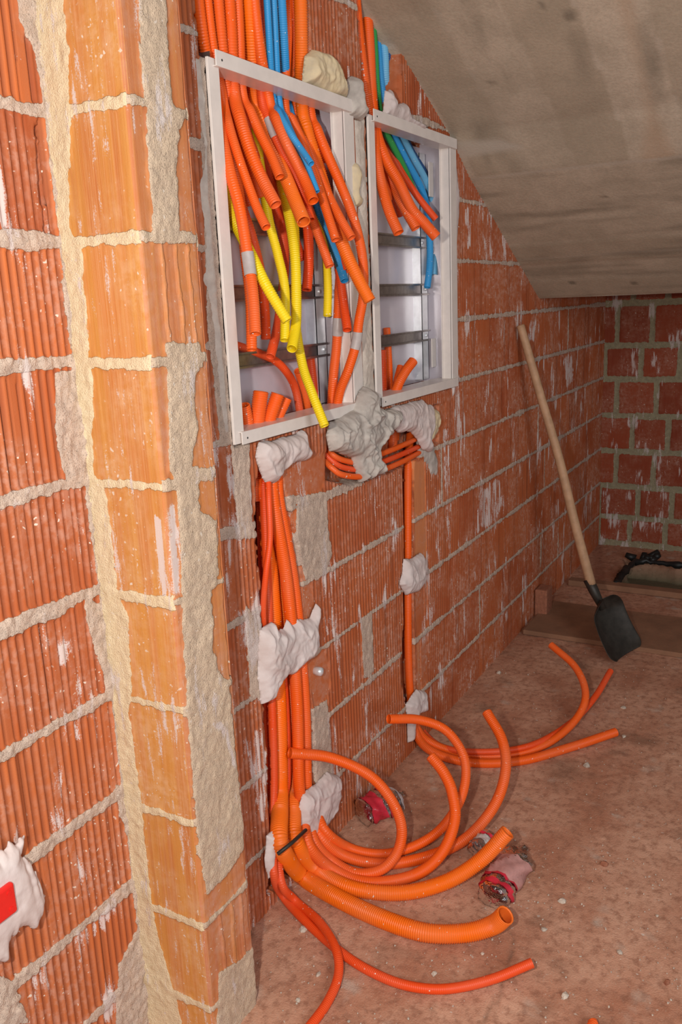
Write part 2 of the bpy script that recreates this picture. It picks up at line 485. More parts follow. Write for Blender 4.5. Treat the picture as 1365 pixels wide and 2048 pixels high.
wht = [PL([(105, 630), (115, 625), (128, 700), (120, 705)]), PL([(122, 610), (135, 610), (138, 715), (128, 705)]),
       PL([(0, 30), (12, 40), (30, 80), (42, 120), (30, 110), (12, 60)]),
       PL([(158, 1020), (170, 1010), (182, 1120), (168, 1140)]),
       PL([(120, 1880), (220, 1800), (232, 1830), (160, 1930)]),
       PL([(0, 1010), (60, 975), (70, 985), (0, 1035)]), PL([(110, 1290), (150, 1270), (140, 1330), (120, 1340)])]
CL = [1.4 + (c - 1.4) * YL / YW for c in COURSE]
h, A = ribbed(U, V, 11, .24, .27, joint=.0105, head_fill=.0, mortar_polys=mort, white_polys=wht, white_amt=1.0, flat_every=9, rib_depth=.0042, courses=CL, rough=1.8,
              recess=[(PL([(71, 250), (77, 250), (96, 462), (91, 462)]), .03)], haze=1)
P = np.stack([U, YL - h, V], -1).reshape(-1, 3)
wl = mesh_np('wall_left', P, grid_faces(len(u), len(v)), M['brick'], attr=A.reshape(-1, 4))
tag(wl, 'ribbed red clay block wall left of the pier', 'wall', kind='structure')

# ---- main wall (behind cabinets)
BX = [(1.436, 1.982, 1.126, 1.862), (2.086, 2.648, 1.123, 1.860)]
u = np.concatenate([np.arange(1.17, 2.9, .0027), np.arange(2.9, 4.83, .0034)]); v = np.arange(-.03, 2.5, .0052)
U, V = np.meshgrid(u, v, indexing='ij')
rect = lambda a: [(a[0], a[2]), (a[1], a[2]), (a[1], a[3]), (a[0], a[3])]
chA = pw([(520, 905), (512, 1050), (522, 1150), (525, 1240), (528, 1400), (536, 1500), (543, 1650), (538, 1790), (640, 1700), (632, 1640), (630, 1500), (623, 1400), (610, 1240), (603, 1130), (586, 1040), (572, 985), (562, 905)])
chB = pw([(808, 880), (832, 880), (826, 1100), (827, 1250), (834, 1400), (840, 1480), (820, 1480), (812, 1400), (803, 1350), (809, 1250), (810, 1100)])
chM = pw([(655, 905), (668, 850), (800, 830), (880, 810), (880, 880), (835, 915), (800, 935), (745, 955), (700, 968), (655, 958)])
xr = on_y(619, 40)[0]
chTop = [(on_y(386, 0)[0] + .01, 1.85), (on_y(386, 0)[0] - .0, 2.55), (xr, 2.55), (xr, 1.95), (xr + .004, 1.85)]
chTop2 = [(2.08, 1.85), (2.07, 1.95), (2.055, 2.1), (2.03, 2.55), (2.30, 2.55), (2.30, 2.0), (2.285, 1.85)]
smooth_p = [pw([(566, 920), (650, 905), (658, 950), (640, 995), (575, 995)]),
            pw([(572, 1000), (600, 1000), (602, 1100), (628, 1180), (632, 1230), (612, 1240), (604, 1130), (588, 1040)]),
            pw([(612, 1320), (650, 1290), (665, 1350), (655, 1420), (632, 1420)]),
            pw([(830, 920), (852, 920), (857, 1130), (858, 1390), (838, 1390), (832, 1200)]),
            pw([(868, 815), (893, 805), (893, 880), (870, 890)])]
mort_p = [pw([(595, 1003), (652, 1000), (664, 1110), (650, 1150), (612, 1160), (592, 1090)]),
          pw([(722, 1240), (745, 1225), (748, 1340), (728, 1360)]),
          pw([(625, 1420), (655, 1400), (668, 1560), (640, 1640), (632, 1560)]),
          pw([(565, 995), (655, 985), (720, 955), (730, 968), (655, 1003), (570, 1012)]),
          pw([(462, 890), (500, 880), (505, 1060), (520, 1062), (515, 1075), (440, 1080), (440, 1060), (475, 1050)]),
          pw([(395, 110), (415, 110), (470, 885), (440, 880), (415, 640), (408, 420)]),
          pw([(490, 1210), (525, 1240), (528, 1400), (500, 1390)])]
white_p = [pw([(470, 1220), (520, 1200), (525, 1290), (500, 1380), (490, 1300)]),
           pw([(490, 1480), (530, 1440), (540, 1640), (515, 1650)]),
           pw([(495, 1280), (520, 1400), (510, 1420)]),
           pw([(960, 980), (1000, 950), (1010, 1010), (990, 1050), (950, 1070)]),
           pw([(905, 700), (918, 690), (925, 870), (912, 860)]),
           pw([(640, 1220), (672, 1225), (672, 1270), (645, 1290)]),
           pw([(1125, 720), (1145, 700), (1150, 760), (1135, 780)]),
           pw([(930, 420), (945, 400), (945, 490), (935, 500)]),
           pw([(1060, 640), (1075, 640), (1070, 690), (1058, 680)]),
           pw([(885, 850), (900, 850), (905, 1100), (895, 1100)]),
           pw([(440, 900), (470, 900), (475, 990), (455, 1030)])]
rec = [(rect((BX[0][0] - .006, BX[0][1] + .008, BX[0][2] - .006, BX[0][3] + .004)), .125), (rect((BX[1][0] - .006, BX[1][1] + .008, BX[1][2] - .006, BX[1][3] + .004)), .125),
       (chA, .085), (chB, .06), (chM, .06), (chTop, .11), (chTop2, .10)]
h, A = ribbed(U, V, 23, .24, .29, joint=.0065, head_fill=.10, mortar_polys=mort_p, white_polys=white_p, smooth_polys=smooth_p, white_amt=.72, flat_every=10)
# recesses share one floor where they meet, so take the deepest
n_f = fbm(U, V, .013, 77, 3); dep = np.zeros(U.shape); cov = np.zeros(U.shape)
for p, d in rec:
    s = step(sd_box(U, V, p) + n_f * .004, .006); dep = np.maximum(dep, s * d); cov = np.maximum(cov, s)
h = h - dep - cov * (n_f * .004)
A[..., 0] = A[..., 0] * (1 - cov) + cov * .38
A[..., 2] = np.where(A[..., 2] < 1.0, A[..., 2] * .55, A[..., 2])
A[..., 1] *= (1 - cov); A[..., 3] *= (1 - cov)
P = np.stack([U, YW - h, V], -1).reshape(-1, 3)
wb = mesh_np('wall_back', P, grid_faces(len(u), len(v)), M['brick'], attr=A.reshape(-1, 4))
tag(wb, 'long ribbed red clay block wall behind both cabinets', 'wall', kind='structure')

# ---- pier: face along X, front face, hidden face
parts = []
PC = [-.03, .10, .285, .50, .72, .918, 1.118, 1.318, 1.508, 1.70, 1.90, 2.1, 2.32]
X0, X1 = 1.057, 1.196
v = np.arange(-.03, 2.3, .0045)
# face looking back towards the camera (Y,Z)
u = np.arange(YP, YL + .004, .0027)
U, V = np.meshgrid(u, v, indexing='ij')
cream = [(1.00, -.05), (1.01, .05), (1.035, .17), (1.05, .25), (1.055, .31), (1.052, .51), (1.055, .57), (1.06, .69), (1.045, .74), (1.036, .88), (1.056, .92), (1.056, 1.09), (1.080, 1.14), (1.062, 1.28), (1.063, 1.34), (1.052, 1.49), (1.074, 1.53), (1.057, 1.64), (1.034, 1.78), (1.05, 2.4), (1.12, 2.4), (1.12, -.05)]
h, A = ribbed(U, V, 31, 5, 6, ribs=.18, joint=.0075, head_fill=0, mortar_polys=[cream], courses=PC, white_amt=.35, flat_every=3, rib_depth=.0012)
wpl = px_([(308, 1030), (322, 1040), (328, 1110), (334, 1190), (326, 1190), (314, 1110)], X0)
A[..., 1] = np.maximum(A[..., 1], step(sd_box(U, V, wpl), .004) * 1.0)
edge = np.clip((YP + .006 - U) / .006, 0, 1); h = h - edge ** 2 * .005
h = h - np.clip(.0 + (YW - .012 - U) * 0, 0, 1)
parts.append(('pier_side', np.stack([X0 - h, U, V], -1).reshape(-1, 3), grid_faces(len(u), len(v))[:, ::-1], A.reshape(-1, 4)))
# front face (X,Z)
u2 = np.arange(X0, X1 + .001, .0027)
U, V = np.meshgrid(u2, v, indexing='ij')
m1 = pw([(275, -40), (330, -40), (335, 130), (345, 215), (380, 225), (380, 242), (356, 247), (353, 330), (358, 462), (394, 466), (394, 484), (306, 484), (304, 462), (296, 330), (290, 215), (278, 90)], YP)
m2 = pw([(330, 690), (398, 683), (406, 735), (390, 742), (386, 790), (395, 850), (385, 930), (424, 940), (427, 962), (396, 955), (400, 1020), (432, 1040), (437, 1150), (420, 1172), (424, 1290), (440, 1350), (457, 1362), (463, 1440), (472, 1530), (487, 1620), (490, 1690), (452, 1750), (412, 1790), (396, 1700), (384, 1560), (372, 1400), (364, 1250), (358, 1060), (352, 970), (338, 935), (334, 800)], YP)
m3 = pw([(436, 1945), (470, 1925), (515, 1885), (534, 1990), (534, 2090), (430, 2090)], YP)
h, A = ribbed(U, V, 37, 5, 6, ribs=.12, joint=.007, head_fill=0, mortar_polys=[m1, m2, m3], courses=PC, white_amt=.6, flat_every=2)
# broken shell ridges in two courses
shell = np.zeros(U.shape)
for (z0, z1) in ((1.325, 1.50), (.11, .275)):
    s = step(V - z0, .01) * step(z1 - V, .01)
    for xx, wd in ((1.104, .003), (1.138, .003), (1.168, .003)):
        c = xx + fbm(U, V, .05, 41, 2) * .004
        shell = np.maximum(shell, s * np.clip(1 - np.abs(U - c) / wd, 0, 1))
m = A[..., 0]
h = h + shell * .006 * (1 - m) + m * .002
A[..., 2] = np.clip(A[..., 2] + shell * .4, 0, 1)
wq = [pw([(325, 1010), (352, 1000), (368, 1110), (360, 1190), (345, 1190)], YP), pw([(400, 1440), (452, 1440), (475, 1540), (462, 1540), (440, 1470)], YP)]
for p in wq: A[..., 1] = np.maximum(A[..., 1], step(sd_box(U, V, p), .02) * .75)
edge = np.clip((X0 + .004 - U) / .004, 0, 1) + np.clip((U - X1 + .005 + fbm(U, V, .03, 5, 2) * .004) / .005, 0, 1)
parts.append(('pier_front', np.stack([U, YP - h + edge ** 2 * .005, V], -1).reshape(-1, 3), grid_faces(len(u2), len(v)), A.reshape(-1, 4)))
# far face
U, V = np.meshgrid(u, v[::2], indexing='ij')
h, A = ribbed(U, V, 39, 5, 6, ribs=.4, joint=.007, head_fill=0, courses=PC, white_amt=.3, flat_every=3)
parts.append(('pier_far', np.stack([X1 + h, U, V], -1).reshape(-1, 3), grid_faces(len(u), len(v[::2])), A.reshape(-1, 4)))
Vp = np.concatenate([p[1] for p in parts]); Ap = np.concatenate([p[3] for p in parts]); Fp = []; b0 = 0
for p in parts: Fp.append(p[2] + b0); b0 += len(p[1])
pier = mesh_np('wall_pier', Vp, np.concatenate(Fp), M['brick_pier'], attr=Ap)
pier.data.materials.append(M['brick_pier_front'])
mi = np.zeros(len(pier.data.polygons), dtype=np.int32); mi[len(Fp[0]):] = 1
pier.data.polygons.foreach_set('material_index', mi)
tag(pier, 'narrow orange brick pier with thick cream mortar joints', 'pier', kind='structure')

# ---- far wall (X = 4.8), plain blocks with thick mortar
FC = [-.12, .02, .17, .345, .54, .735, .93, 1.108, 1.325, 1.5]
u = np.arange(-1.4, 1.08, .0055); v = np.arange(-.4, 1.42, .0055)
U, V = np.meshgrid(u, v, indexing='ij')
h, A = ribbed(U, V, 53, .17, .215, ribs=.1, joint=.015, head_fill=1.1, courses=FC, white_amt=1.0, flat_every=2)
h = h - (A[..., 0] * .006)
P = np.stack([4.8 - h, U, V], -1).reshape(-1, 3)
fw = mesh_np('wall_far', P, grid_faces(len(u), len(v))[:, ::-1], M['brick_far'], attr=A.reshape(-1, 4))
tag(fw, 'dark far wall of small red blocks under the stairs', 'wall', kind='structure')

# ---- sloping concrete underside of the stairs
def soffit_z(x):
    return np.interp(x, [1.30, 2.12, 2.633, 2.81, 3.593], [2.56, 2.12, 1.874, 1.763, 1.375])
u = np.concatenate([np.arange(1.42, 3.593, .012), [3.593]]); v = np.arange(-1.4, 1.12, .012)
U, V = np.meshgrid(u, v, indexing='ij')
rs = np.random.RandomState(4); t1 = rs.rand(64); t2 = rs.rand(64)
upper = (U < 2.81)
bi = np.floor((V + 2.0 + (U - 2.8) * .06) / .16).astype(int)
bj = np.floor((U - 2.81) / .13).astype(int)
tone = np.where(upper, t1[bi & 63], t2[bj & 63] * .5)
n = fbm(U, V, .25, 61, 4); st = np.where(upper, fbm(U, V, .12, 62, 4, su=.4, sv=1.6), fbm(U, V, .10, 63, 4, su=3, sv=.35))
stain = np.clip((st - .12) * 1.1, 0, .55)
for (a, b_) in ((on_y(845, 70), 0),): pass
spots = [((1140, 30), .02), ((1085, 10), .012), ((985, 165), .012), ((1145, 565), .018), ((1270, 565), .018), ((1075, 550), .01), ((1210, 395), .012)]
def on_soffit(px, py):
    r = ray(px, py); lo, hi = .5, 8
    for _ in range(50):
        t = (lo + hi) / 2; p = EYE + r * t
        if p[2] > soffit_z(p[0]): hi = t
        else: lo = t
    return EYE + r * lo
for (c, rad) in spots:
    q = on_soffit(*c); d = np.hypot((U - q[0]) * 1.1, V - q[1]); stain = np.maximum(stain, np.clip((rad - d) / .01, 0, .7))
seam = np.zeros(U.shape)
fr_ = (V + 2.0 + (U - 2.8) * .06) / .16; seam = np.where(upper, np.clip(1 - np.abs(fr_ - np.round(fr_)) * .16 / .006, 0, 1) * .35 * (t2[bi & 63] > .5), 0)
seam = np.maximum(seam, np.clip(1 - np.abs(U - 2.812) / .012, 0, 1) * .55)
seam = np.maximum(seam, np.clip(1 - np.abs(U - 3.29) / .008, 0, 1) * .3)
warm = np.where(upper, np.clip(fbm(U, V, .5, 66, 2) + np.clip(1 - np.abs(V - .48) / .07, 0, 1) * 1.3 - .6, 0, .6), 0)
wsm = step(sd_box(U, V, [tuple(on_soffit(*c)[:2]) for c in ((905, 285), (1000, 278), (1045, 295), (960, 310), (915, 320))]) + n * .01, .02)
seam = np.maximum(seam, wsm * .9)
Z = soffit_z(U) + n * .003 + np.where(upper, 0, (t2[bj & 63] - .5) * .004)
A = np.stack([tone, stain, seam, warm], -1)
Pa = np.stack([U, V, Z], -1).reshape(-1, 3)
Fa = grid_faces(len(u), len(v))[:, ::-1]
# slab end and the low ceiling carrying on to the far wall
u3 = np.array([3.593, 3.60, 3.7, 4.0, 4.4, 4.82]); z3 = np.array([1.375, 1.385, 1.39, 1.39, 1.39, 1.39])
U3, V3 = np.meshgrid(u3, v, indexing='ij'); Z3 = np.broadcast_to(z3[:, None], U3.shape)
Pb = np.stack([U3, V3, Z3], -1).reshape(-1, 3); Ab = np.tile(np.array([.2, .1, 0, 0.]), (len(Pb), 1))
Fb = grid_faces(len(u3), len(v))[:, ::-1] + len(Pa)
cl = mesh_np('ceiling', np.concatenate([Pa, Pb]), np.concatenate([Fa, Fb]), M['concrete'], attr=np.concatenate([A.reshape(-1, 4), Ab]))
tag(cl, 'sloping board-marked concrete underside of the stairs', 'ceiling', kind='structure')

# ---- floor with a pit at the far end
u = np.arange(.25, 4.83, .008); v = np.arange(-1.4, 1.12, .008)
U, V = np.meshgrid(u, v, indexing='ij')
pit = [(4.09, .82), (4.58, .86), (4.53, -.2), (4.03, -.2)]
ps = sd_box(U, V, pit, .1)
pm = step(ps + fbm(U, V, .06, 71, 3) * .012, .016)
h = fbm(U, V, .3, 72, 3) * .004 + fbm(U, V, .03, 73, 3) * .0016 - pm * .10
for k_ in range(2):
    h = h + np.clip(fbm(U, V, .02, 75 + k_, 2) - .55, 0, 1) * .012
cr = [on_z(*p)[:2] for p in ((1030, 1880), (1000, 1990), (975, 2030), (960, 2048))]
crack = np.zeros(U.shape)
for a, b_ in zip(cr[:-1], cr[1:]):
    e = b_ - a; t = np.clip(((U - a[0]) * e[0] + (V - a[1]) * e[1]) / (e @ e), 0, 1)
    crack = np.maximum(crack, np.clip(1 - np.hypot(U - a[0] - t * e[0], V - a[1] - t * e[1]) / .006, 0, 1))
stain = np.clip(fbm(U, V, .12, 78, 4) - .32, 0, .5) * 1.2
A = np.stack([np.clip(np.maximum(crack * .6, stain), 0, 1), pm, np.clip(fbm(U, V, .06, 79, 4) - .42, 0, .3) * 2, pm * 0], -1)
P = np.stack([U, V, h - crack * .002], -1).reshape(-1, 3)
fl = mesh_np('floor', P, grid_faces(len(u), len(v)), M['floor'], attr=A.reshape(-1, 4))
tag(fl, 'dusty reddish screed floor with mortar crumbs and a shallow pit', 'floor', kind='structure')

# ------------------------------------------------------------------ cabinets
def bar(mb, a, b, h):          # upright rectangle strip helper
    pass
def cabinet(bx, label, rails, prof_x, dark_slots):
    x0, x1, z0, z1 = bx
    yf, yb = YW - .006, YW + .105
    root = empty('flush_distribution_cabinet', (x0, yf, z0))
    tag(root, label, 'electrical cabinet', 'empty flush cabinets in the brick wall')
    t = .0016
    b = MB(); b.box(x0 + .02, x1 - .004, yb, yb + t, z0 + .01, z1 - .01); b.build('back_panel', M['panel'], root)
    for nm, xa in (('side_panel', x0 + .002), ('side_panel', x1 - .004)):
        b = MB(); b.box(xa, xa + t, yf + .002, yb, z0, z1); b.build(nm, M['panel'] if xa > x0 + .1 else M['rail'], root)
    # stiles: folded front flange
    sw = .028
    b = MB(); b.box(x0 - .012, x0 + .022, yf - .003, yf + .003, z0 - .004, z1 - .012); b.box(x0 + .020, x0 + .022, yf, yf + .02, z0, z1 - .015)
    b.build('frame_stile', M['cab'], root, bevel=.0008)
    b = MB(); b.box(x1 - .034, x1 + .014, yf - .003, yf + .003, z0 - .002, z1 - .012); b.box(x1 - .034, x1 - .032, yf, yf + .030, z0 + .012, z1 - .016)
    b.box(x1 - .044, x1 - .032, yf + .028, yf + .030, z0 + .012, z1 - .016); b.box(x1 + .002, x1 + .004, yf, yf + .02, z0, z1 - .02)
    st = b.build('frame_stile', M['cab'], root, bevel=.0008)
    # top and bottom rails, standing a little proud and turned inwards as a lip
    b = MB(); b.box(x0 + .004, x1 + .002, yf - .011, yf - .008, z1 - .026, z1 + .002); b.box(x0 + .004, x1 + .002, yf - .011, yf + .038, z1 - .0265, z1 - .0245)
    tp = b.build('top_rail', M['cab'], root, bevel=.0008)
    b = MB(); b.box(x0 + .004, x1 - .006, yf - .011, yf - .008, z0 - .006, z0 + .020); b.box(x0 + .004, x1 - .006, yf - .011, yf + .058, z0 + .0185, z0 + .0205)
    bt = b.build('bottom_rail', M['cab'], root, bevel=.0008)
    for o, zc in ((tp, z1 - .014), (bt, z0 + .006)):
        q = MB(); q.tube([(x0 + .022, yf - .0116, zc), (x0 + .022, yf - .0095, zc)], .0022, 10)
        c = mesh_np('screw_hole', q.v, q.f, M['dark']); c.parent = o; c.matrix_parent_inverse = Matrix.Translation(-Vector(root.location))
        c.matrix_parent_inverse = Matrix.Identity(4)
    # upright profiles on the right
    for xx, w_, mt in prof_x:
        b = MB(); b.box(xx, xx + w_, yb - .030, yb - .028, z0 + .02, z1 - .035); b.box(xx, xx + .0015, yb - .030, yb, z0 + .02, z1 - .035); b.box(xx + w_ - .0015, xx + w_, yb - .030, yb, z0 + .02, z1 - .035)
        b.build('upright_profile', M[mt], root)
    # mounting rails (hat section)
    for (zc, xe) in rails:
        ya = yb - .036; xs = x0 + .03
        b = MB()
        for (dz0, dz1, dy) in ((-.0175, -.0125, 0), (-.0125, .0125, .0075), (.0125, .0175, 0)):
            b.box(xs, xe, ya + dy, ya + dy + .001, zc + dz0, zc + dz1)
        for dz in (-.0125, .0125): b.box(xs, xe, ya, ya + .0085, zc + dz - .0005, zc + dz + .0005)
        r = b.build('mounting_rail', M['rail'], root)
        q = MB(); q.tube([(xe - .02, ya + .002, zc), (xe - .02, ya + .008, zc)], .005, 10)
        s = mesh_np('screw', q.v, q.f, M['zinc']); s.parent = r
    return root

def railz(px, py): return float(on_y(px, py, YW + .07)[2])
r1 = [(railz(450, 448), 1.955), (railz(458, 587), 1.955), (railz(466, 724), 1.965)]
r2 = [(railz(748, 477), 2.60), (railz(752, 581), 2.62), (railz(755, 684), 2.62)]
print('rails', r1, r2)
cab1 = cabinet(BX[0], 'left white steel cabinet frame crammed with orange, blue and yellow conduits', r1, [(1.915, .045, 'zinc')], 0)
cab2 = cabinet(BX[1], 'right white steel cabinet frame with fewer conduits beneath the concrete slab', r2, [(2.572, .045, 'zinc')], 0)
b = MB(); b.box(2.60, 2.632, YW + .055, YW + .058, 1.70, 1.80); b.build('terminal_plate', M['cab'], cab2)
b = MB(); b.box(2.60, 2.632, YW + .055, YW + .058, 1.18, 1.27); b.build('terminal_plate', M['cab'], cab2)

# ------------------------------------------------------------------ conduits
def catmull(P, n=24):
    P = np.array(P, float); Q = [2 * P[0] - P[1]] + list(P) + [2 * P[-1] - P[-2]]
    out = []
    for i in range(1, len(Q) - 2):
        p0, p1, p2, p3 = Q[i - 1], Q[i], Q[i + 1], Q[i + 2]
        for t in np.linspace(0, 1, n, endpoint=False):
            out.append(.5 * ((2 * p1) + (-p0 + p2) * t + (2 * p0 - 5 * p1 + 4 * p2 - p3) * t * t + (-p0 + 3 * p1 - 3 * p2 + p3) * t ** 3))
    out.append(P[-1]); return np.array(out)
def resample(P, ds):
    d = np.r_[0, np.cumsum(np.linalg.norm(np.diff(P, axis=0), axis=1))]
    n = max(4, int(d[-1] / ds)); s = np.linspace(0, d[-1], n + 1)
    return np.stack([np.interp(s, d, P[:, k]) for k in range(3)], -1), d[-1]
def frames(P):
    T = np.gradient(P, axis=0); T /= np.linalg.norm(T, axis=1)[:, None] + 1e-12
    N = np.zeros_like(T); up = np.array([.3, .9, .1]); 
    for i in range(len(P)):
        up = up - T[i] * (up @ T[i]); up /= np.linalg.norm(up) + 1e-12; N[i] = up
    return T, N, np.cross(T, N)
def sweep(P, rad, seg):
    T, N, B = frames(P); a = np.arange(seg) * 2 * np.pi / seg
    V = P[:, None, :] + (N[:, None, :] * np.cos(a)[None, :, None] + B[:, None, :] * np.sin(a)[None, :, None]) * rad[:, None, None]
    n = len(P); i = np.arange(n - 1)[:, None] * seg; k = np.arange(seg)[None, :]; k2 = (k + 1) % seg
    F = np.stack([i + k, i + k2, i + seg + k2, i + seg + k], -1).reshape(-1, 4)
    return V.reshape(-1, 3), F
def w3(p):
    """(px,py,Y) on a plane parallel to the wall; (px,py,'z',h) at a height over the floor; ('w',x,y,z) as is"""
    if p[0] == 'w': return np.array(p[1:], float)
    if len(p) == 4: return on_z(p[0], p[1], p[3])
    return on_y(p[0], p[1], p[2])

def hose(pts, col, width, label, group, tape=(), wref=-1, flare=True, open_start=False, corr=None, pitch=None):
    """width: picture width at the reference point"""
    pts = list(pts)
    if 'hanging' in group and len(pts[-1]) == 3 and pts[-1][2] <= 1.062 and flare:   # free ends spring forward out of the cabinet
        pts[-1] = (pts[-1][0], pts[-1][1], pts[-1][2] - .026); pts[-2] = (pts[-2][0], pts[-2][1], pts[-2][2] - .008)
    K = [w3(p) for p in pts]
    r = width * (1.1 if 'hanging' in group else 1.0) / 2 * depth(K[wref]) / FPX
    r = float(np.clip(r, .006, .022))
    if corr is None: corr = .035 if ('smooth' in label or r < .0085) else (.095 if ('ribbed' in label or 'thick' in label or col in ('yellow', 'blue')) else .06)
    pitch = pitch or (.0042 if r < .011 else .0050)
    P, Ltot = resample(catmull(K), pitch / 4)
    rad = np.where(np.arange(len(P)) % 4 < 2, r, r * (1 - corr))
    seg = 14
    # turn the end inwards so that the open mouth shows
    T = P[-1] - P[-2]; T /= np.linalg.norm(T)
    ext = [P[-1] + T * .0002] + [P[-1] - T * .004 * k for k in range(1, 9)]
    P2 = np.concatenate([P, ext]); rad2 = np.concatenate([rad, [r * .88], [r * .84] * 8])
    # frames must not flip on the way back in: sweep outer, then reuse last frame
    Vo, Fo = sweep(P, rad, seg)
    Tt, N, B = frames(P); a = np.arange(seg) * 2 * np.pi / seg
    rings = [(P[-1] + T * .0003)[None, :] + (N[-1][None] * np.cos(a)[:, None] + B[-1][None] * np.sin(a)[:, None]) * r * .88]
    m = min(len(P) - 1, 30)
    for k in range(1, m):
        rings.append(P[-1 - k][None, :] + (N[-1 - k][None] * np.cos(a)[:, None] + B[-1 - k][None] * np.sin(a)[:, None]) * r * (.84 if k % 2 else .79))
    base = len(Vo) - seg; V = np.concatenate([Vo] + rings); kk = np.arange(seg); k2 = (kk + 1) % seg
    F = [Fo]; prev = base
    for j in range(len(rings)):
        cur = len(Vo) + j * seg
        F.append(np.stack([prev + kk, prev + k2, cur + k2, cur + kk], -1)); prev = cur
    o = mesh_np('corrugated_conduit', V, np.concatenate(F), HC[col])
    tag(o, label, 'conduit', group)
    for (t0, t1) in tape:
        i0, i1 = int(t0 * len(P)), max(int(t1 * len(P)), int(t0 * len(P)) + 4)
        Vt, Ft = sweep(P[i0:i1], np.full(i1 - i0, r * 1.07), 18)
        c = mesh_np('tape_band', Vt, Ft, M['tape']); c.parent = o; c['label'] = 'grey tape band'
    return o, P, r

G1, G2, G3, G4 = 'conduits hanging into the left cabinet', 'conduits hanging into the right cabinet', 'conduit stubs rising through the cabinet floors', 'conduits coming out of the wall chase onto the floor'
def up(px, y0=.0, Y=1.11, lean=0):
    """points of a riser above the cabinet; px = picture column at the top edge of the frame"""
    Y = Y - .03; a = on_y(px, 0, Y); zt = min(2.5, float(soffit_z(a[0])) + .01)
    return [('w', a[0] - .006, Y, max(zt, a[2] + .03)), (px, 0, Y)]
H = []
def top1(px, pts, col, w, label, tape=(), Y=1.11, mid=None, **k):
    H.append(hose(up(px, Y=Y) + pts, col, w, label, G1, tape, **k))

# front orange bundle, left cabinet
top1(396, [(432, 185, 1.11), (441, 260, 1.08), (459, 340, 1.05), (478, 410, 1.03), (491, 480, 1.02), (500, 540, 1.01), (507, 600, 1.0), (511, 668, 1.0)], 'orange', 22,
     'orange conduit with a grey tape band hanging near the left frame edge', tape=((.86, .90),), mid=(404, 90))
top1(415, [(445, 190, 1.10), (458, 250, 1.07), (476, 310, 1.045), (495, 365, 1.025), (514, 415, 1.01), (533, 455, 1.0)], 'orange', 18,
     'orange conduit whose open mouth ends highest at the bundle left front', mid=(420, 90))
top1(436, [(456, 190, 1.11), (470, 240, 1.10), (490, 300, 1.085), (506, 350, 1.075), (520, 395, 1.07)], 'orange', 20,
     'short ribbed orange conduit cut off behind two longer ones at left', mid=(439, 90))
top1(458, [(467, 175, 1.10), (480, 235, 1.07), (500, 300, 1.045), (523, 355, 1.03), (552, 410, 1.01)], 'orange', 24,
     'thick ribbed orange conduit with open end above the first yellow one', mid=(459, 100))
top1(475, [(484, 180, 1.10), (502, 225, 1.08), (522, 270, 1.06), (543, 312, 1.045), (560, 354, 1.04)], 'orange', 19,
     'smooth orange conduit ending shortest in the middle of the left bundle', mid=(479, 110))
top1(497, [(510, 190, 1.12), (525, 240, 1.10), (548, 300, 1.08), (570, 350, 1.05), (590, 400, 1.02), (608, 444, 1.0)], 'bright', 26,
     'thick bright orange conduit with wide open end at bundle centre', mid=(500, 110))
top1(516, [(523, 190, 1.10), (540, 245, 1.08), (563, 300, 1.06), (588, 345, 1.045), (606, 390, 1.035), (622, 440, 1.03)], 'red', 17,
     'red-orange conduit with a tape patch crossing the bundle centre', tape=((.72, .77),), mid=(518, 120), Y=1.12)
top1(508, [(538, 200, 1.09), (553, 240, 1.06), (575, 290, 1.035), (598, 335, 1.02), (614, 370, 1.01), (627, 402, 1.005)], 'orange', 21,
     'smooth orange conduit just left of the pair of blue ones', mid=(520, 130), Y=1.10)
top1(534, [(546, 190, 1.09), (558, 225, 1.06), (578, 262, 1.03), (600, 295, 1.015), (623, 328, 1.0)], 'blue', 13,
     'blue conduit of the left pair ending first, shorter one', mid=(540, 120), Y=1.09)
top1(547, [(558, 195, 1.09), (572, 240, 1.07), (592, 285, 1.045), (612, 325, 1.03), (634, 384, 1.02)], 'blue', 13,
     'blue conduit of the left pair reaching lower than its neighbour', mid=(553, 120), Y=1.10)
top1(563, [(574, 195, 1.12), (578, 215, 1.12), (590, 260, 1.12), (610, 330, 1.11), (635, 410, 1.10), (660, 480, 1.08), (676, 520, 1.07), (690, 562, 1.06)], 'blue', 16,
     'blue conduit emerging low beneath the bundle right of the short yellow one', mid=(573, 110), Y=1.10)
top1(578, [(570, 205, 1.10), (585, 240, 1.085), (606, 285, 1.07), (628, 345, 1.05), (648, 405, 1.03), (672, 480, 1.01)], 'orange', 17,
     'orange conduit ending just above the blue tip on the right side', mid=(583, 110), Y=1.13)
top1(588, [(590, 200, 1.12), (605, 260, 1.10), (632, 330, 1.07), (655, 385, 1.04), (680, 435, 1.01), (704, 476, .995)], 'orange', 17,
     'orange conduit ending with a dark mouth close to the right frame', mid=(592, 120), Y=1.12)
top1(601, [(604, 205, 1.10), (614, 260, 1.09), (632, 320, 1.08), (652, 385, 1.06), (672, 450, 1.03), (692, 505, 1.0), (714, 552, .98), (740, 602, .97)], 'bright', 24,
     'thick bright orange conduit whose end overlaps the right frame edge', mid=(607, 90), Y=1.09)
top1(606, [(620, 215, 1.10), (636, 262, 1.08), (658, 315, 1.06), (680, 365, 1.045), (700, 415, 1.03), (717, 470, 1.02), (727, 530, 1.01), (727, 590, 1.01), (718, 645, 1.02), (712, 690, 1.03), (697, 740, 1.05), (680, 785, 1.08), (668, 850, 1.11)], 'orange', 18,
     'long orange conduit curving down along the right frame to the cabinet floor', tape=((.795, .83),), Y=1.115, wref=-5)
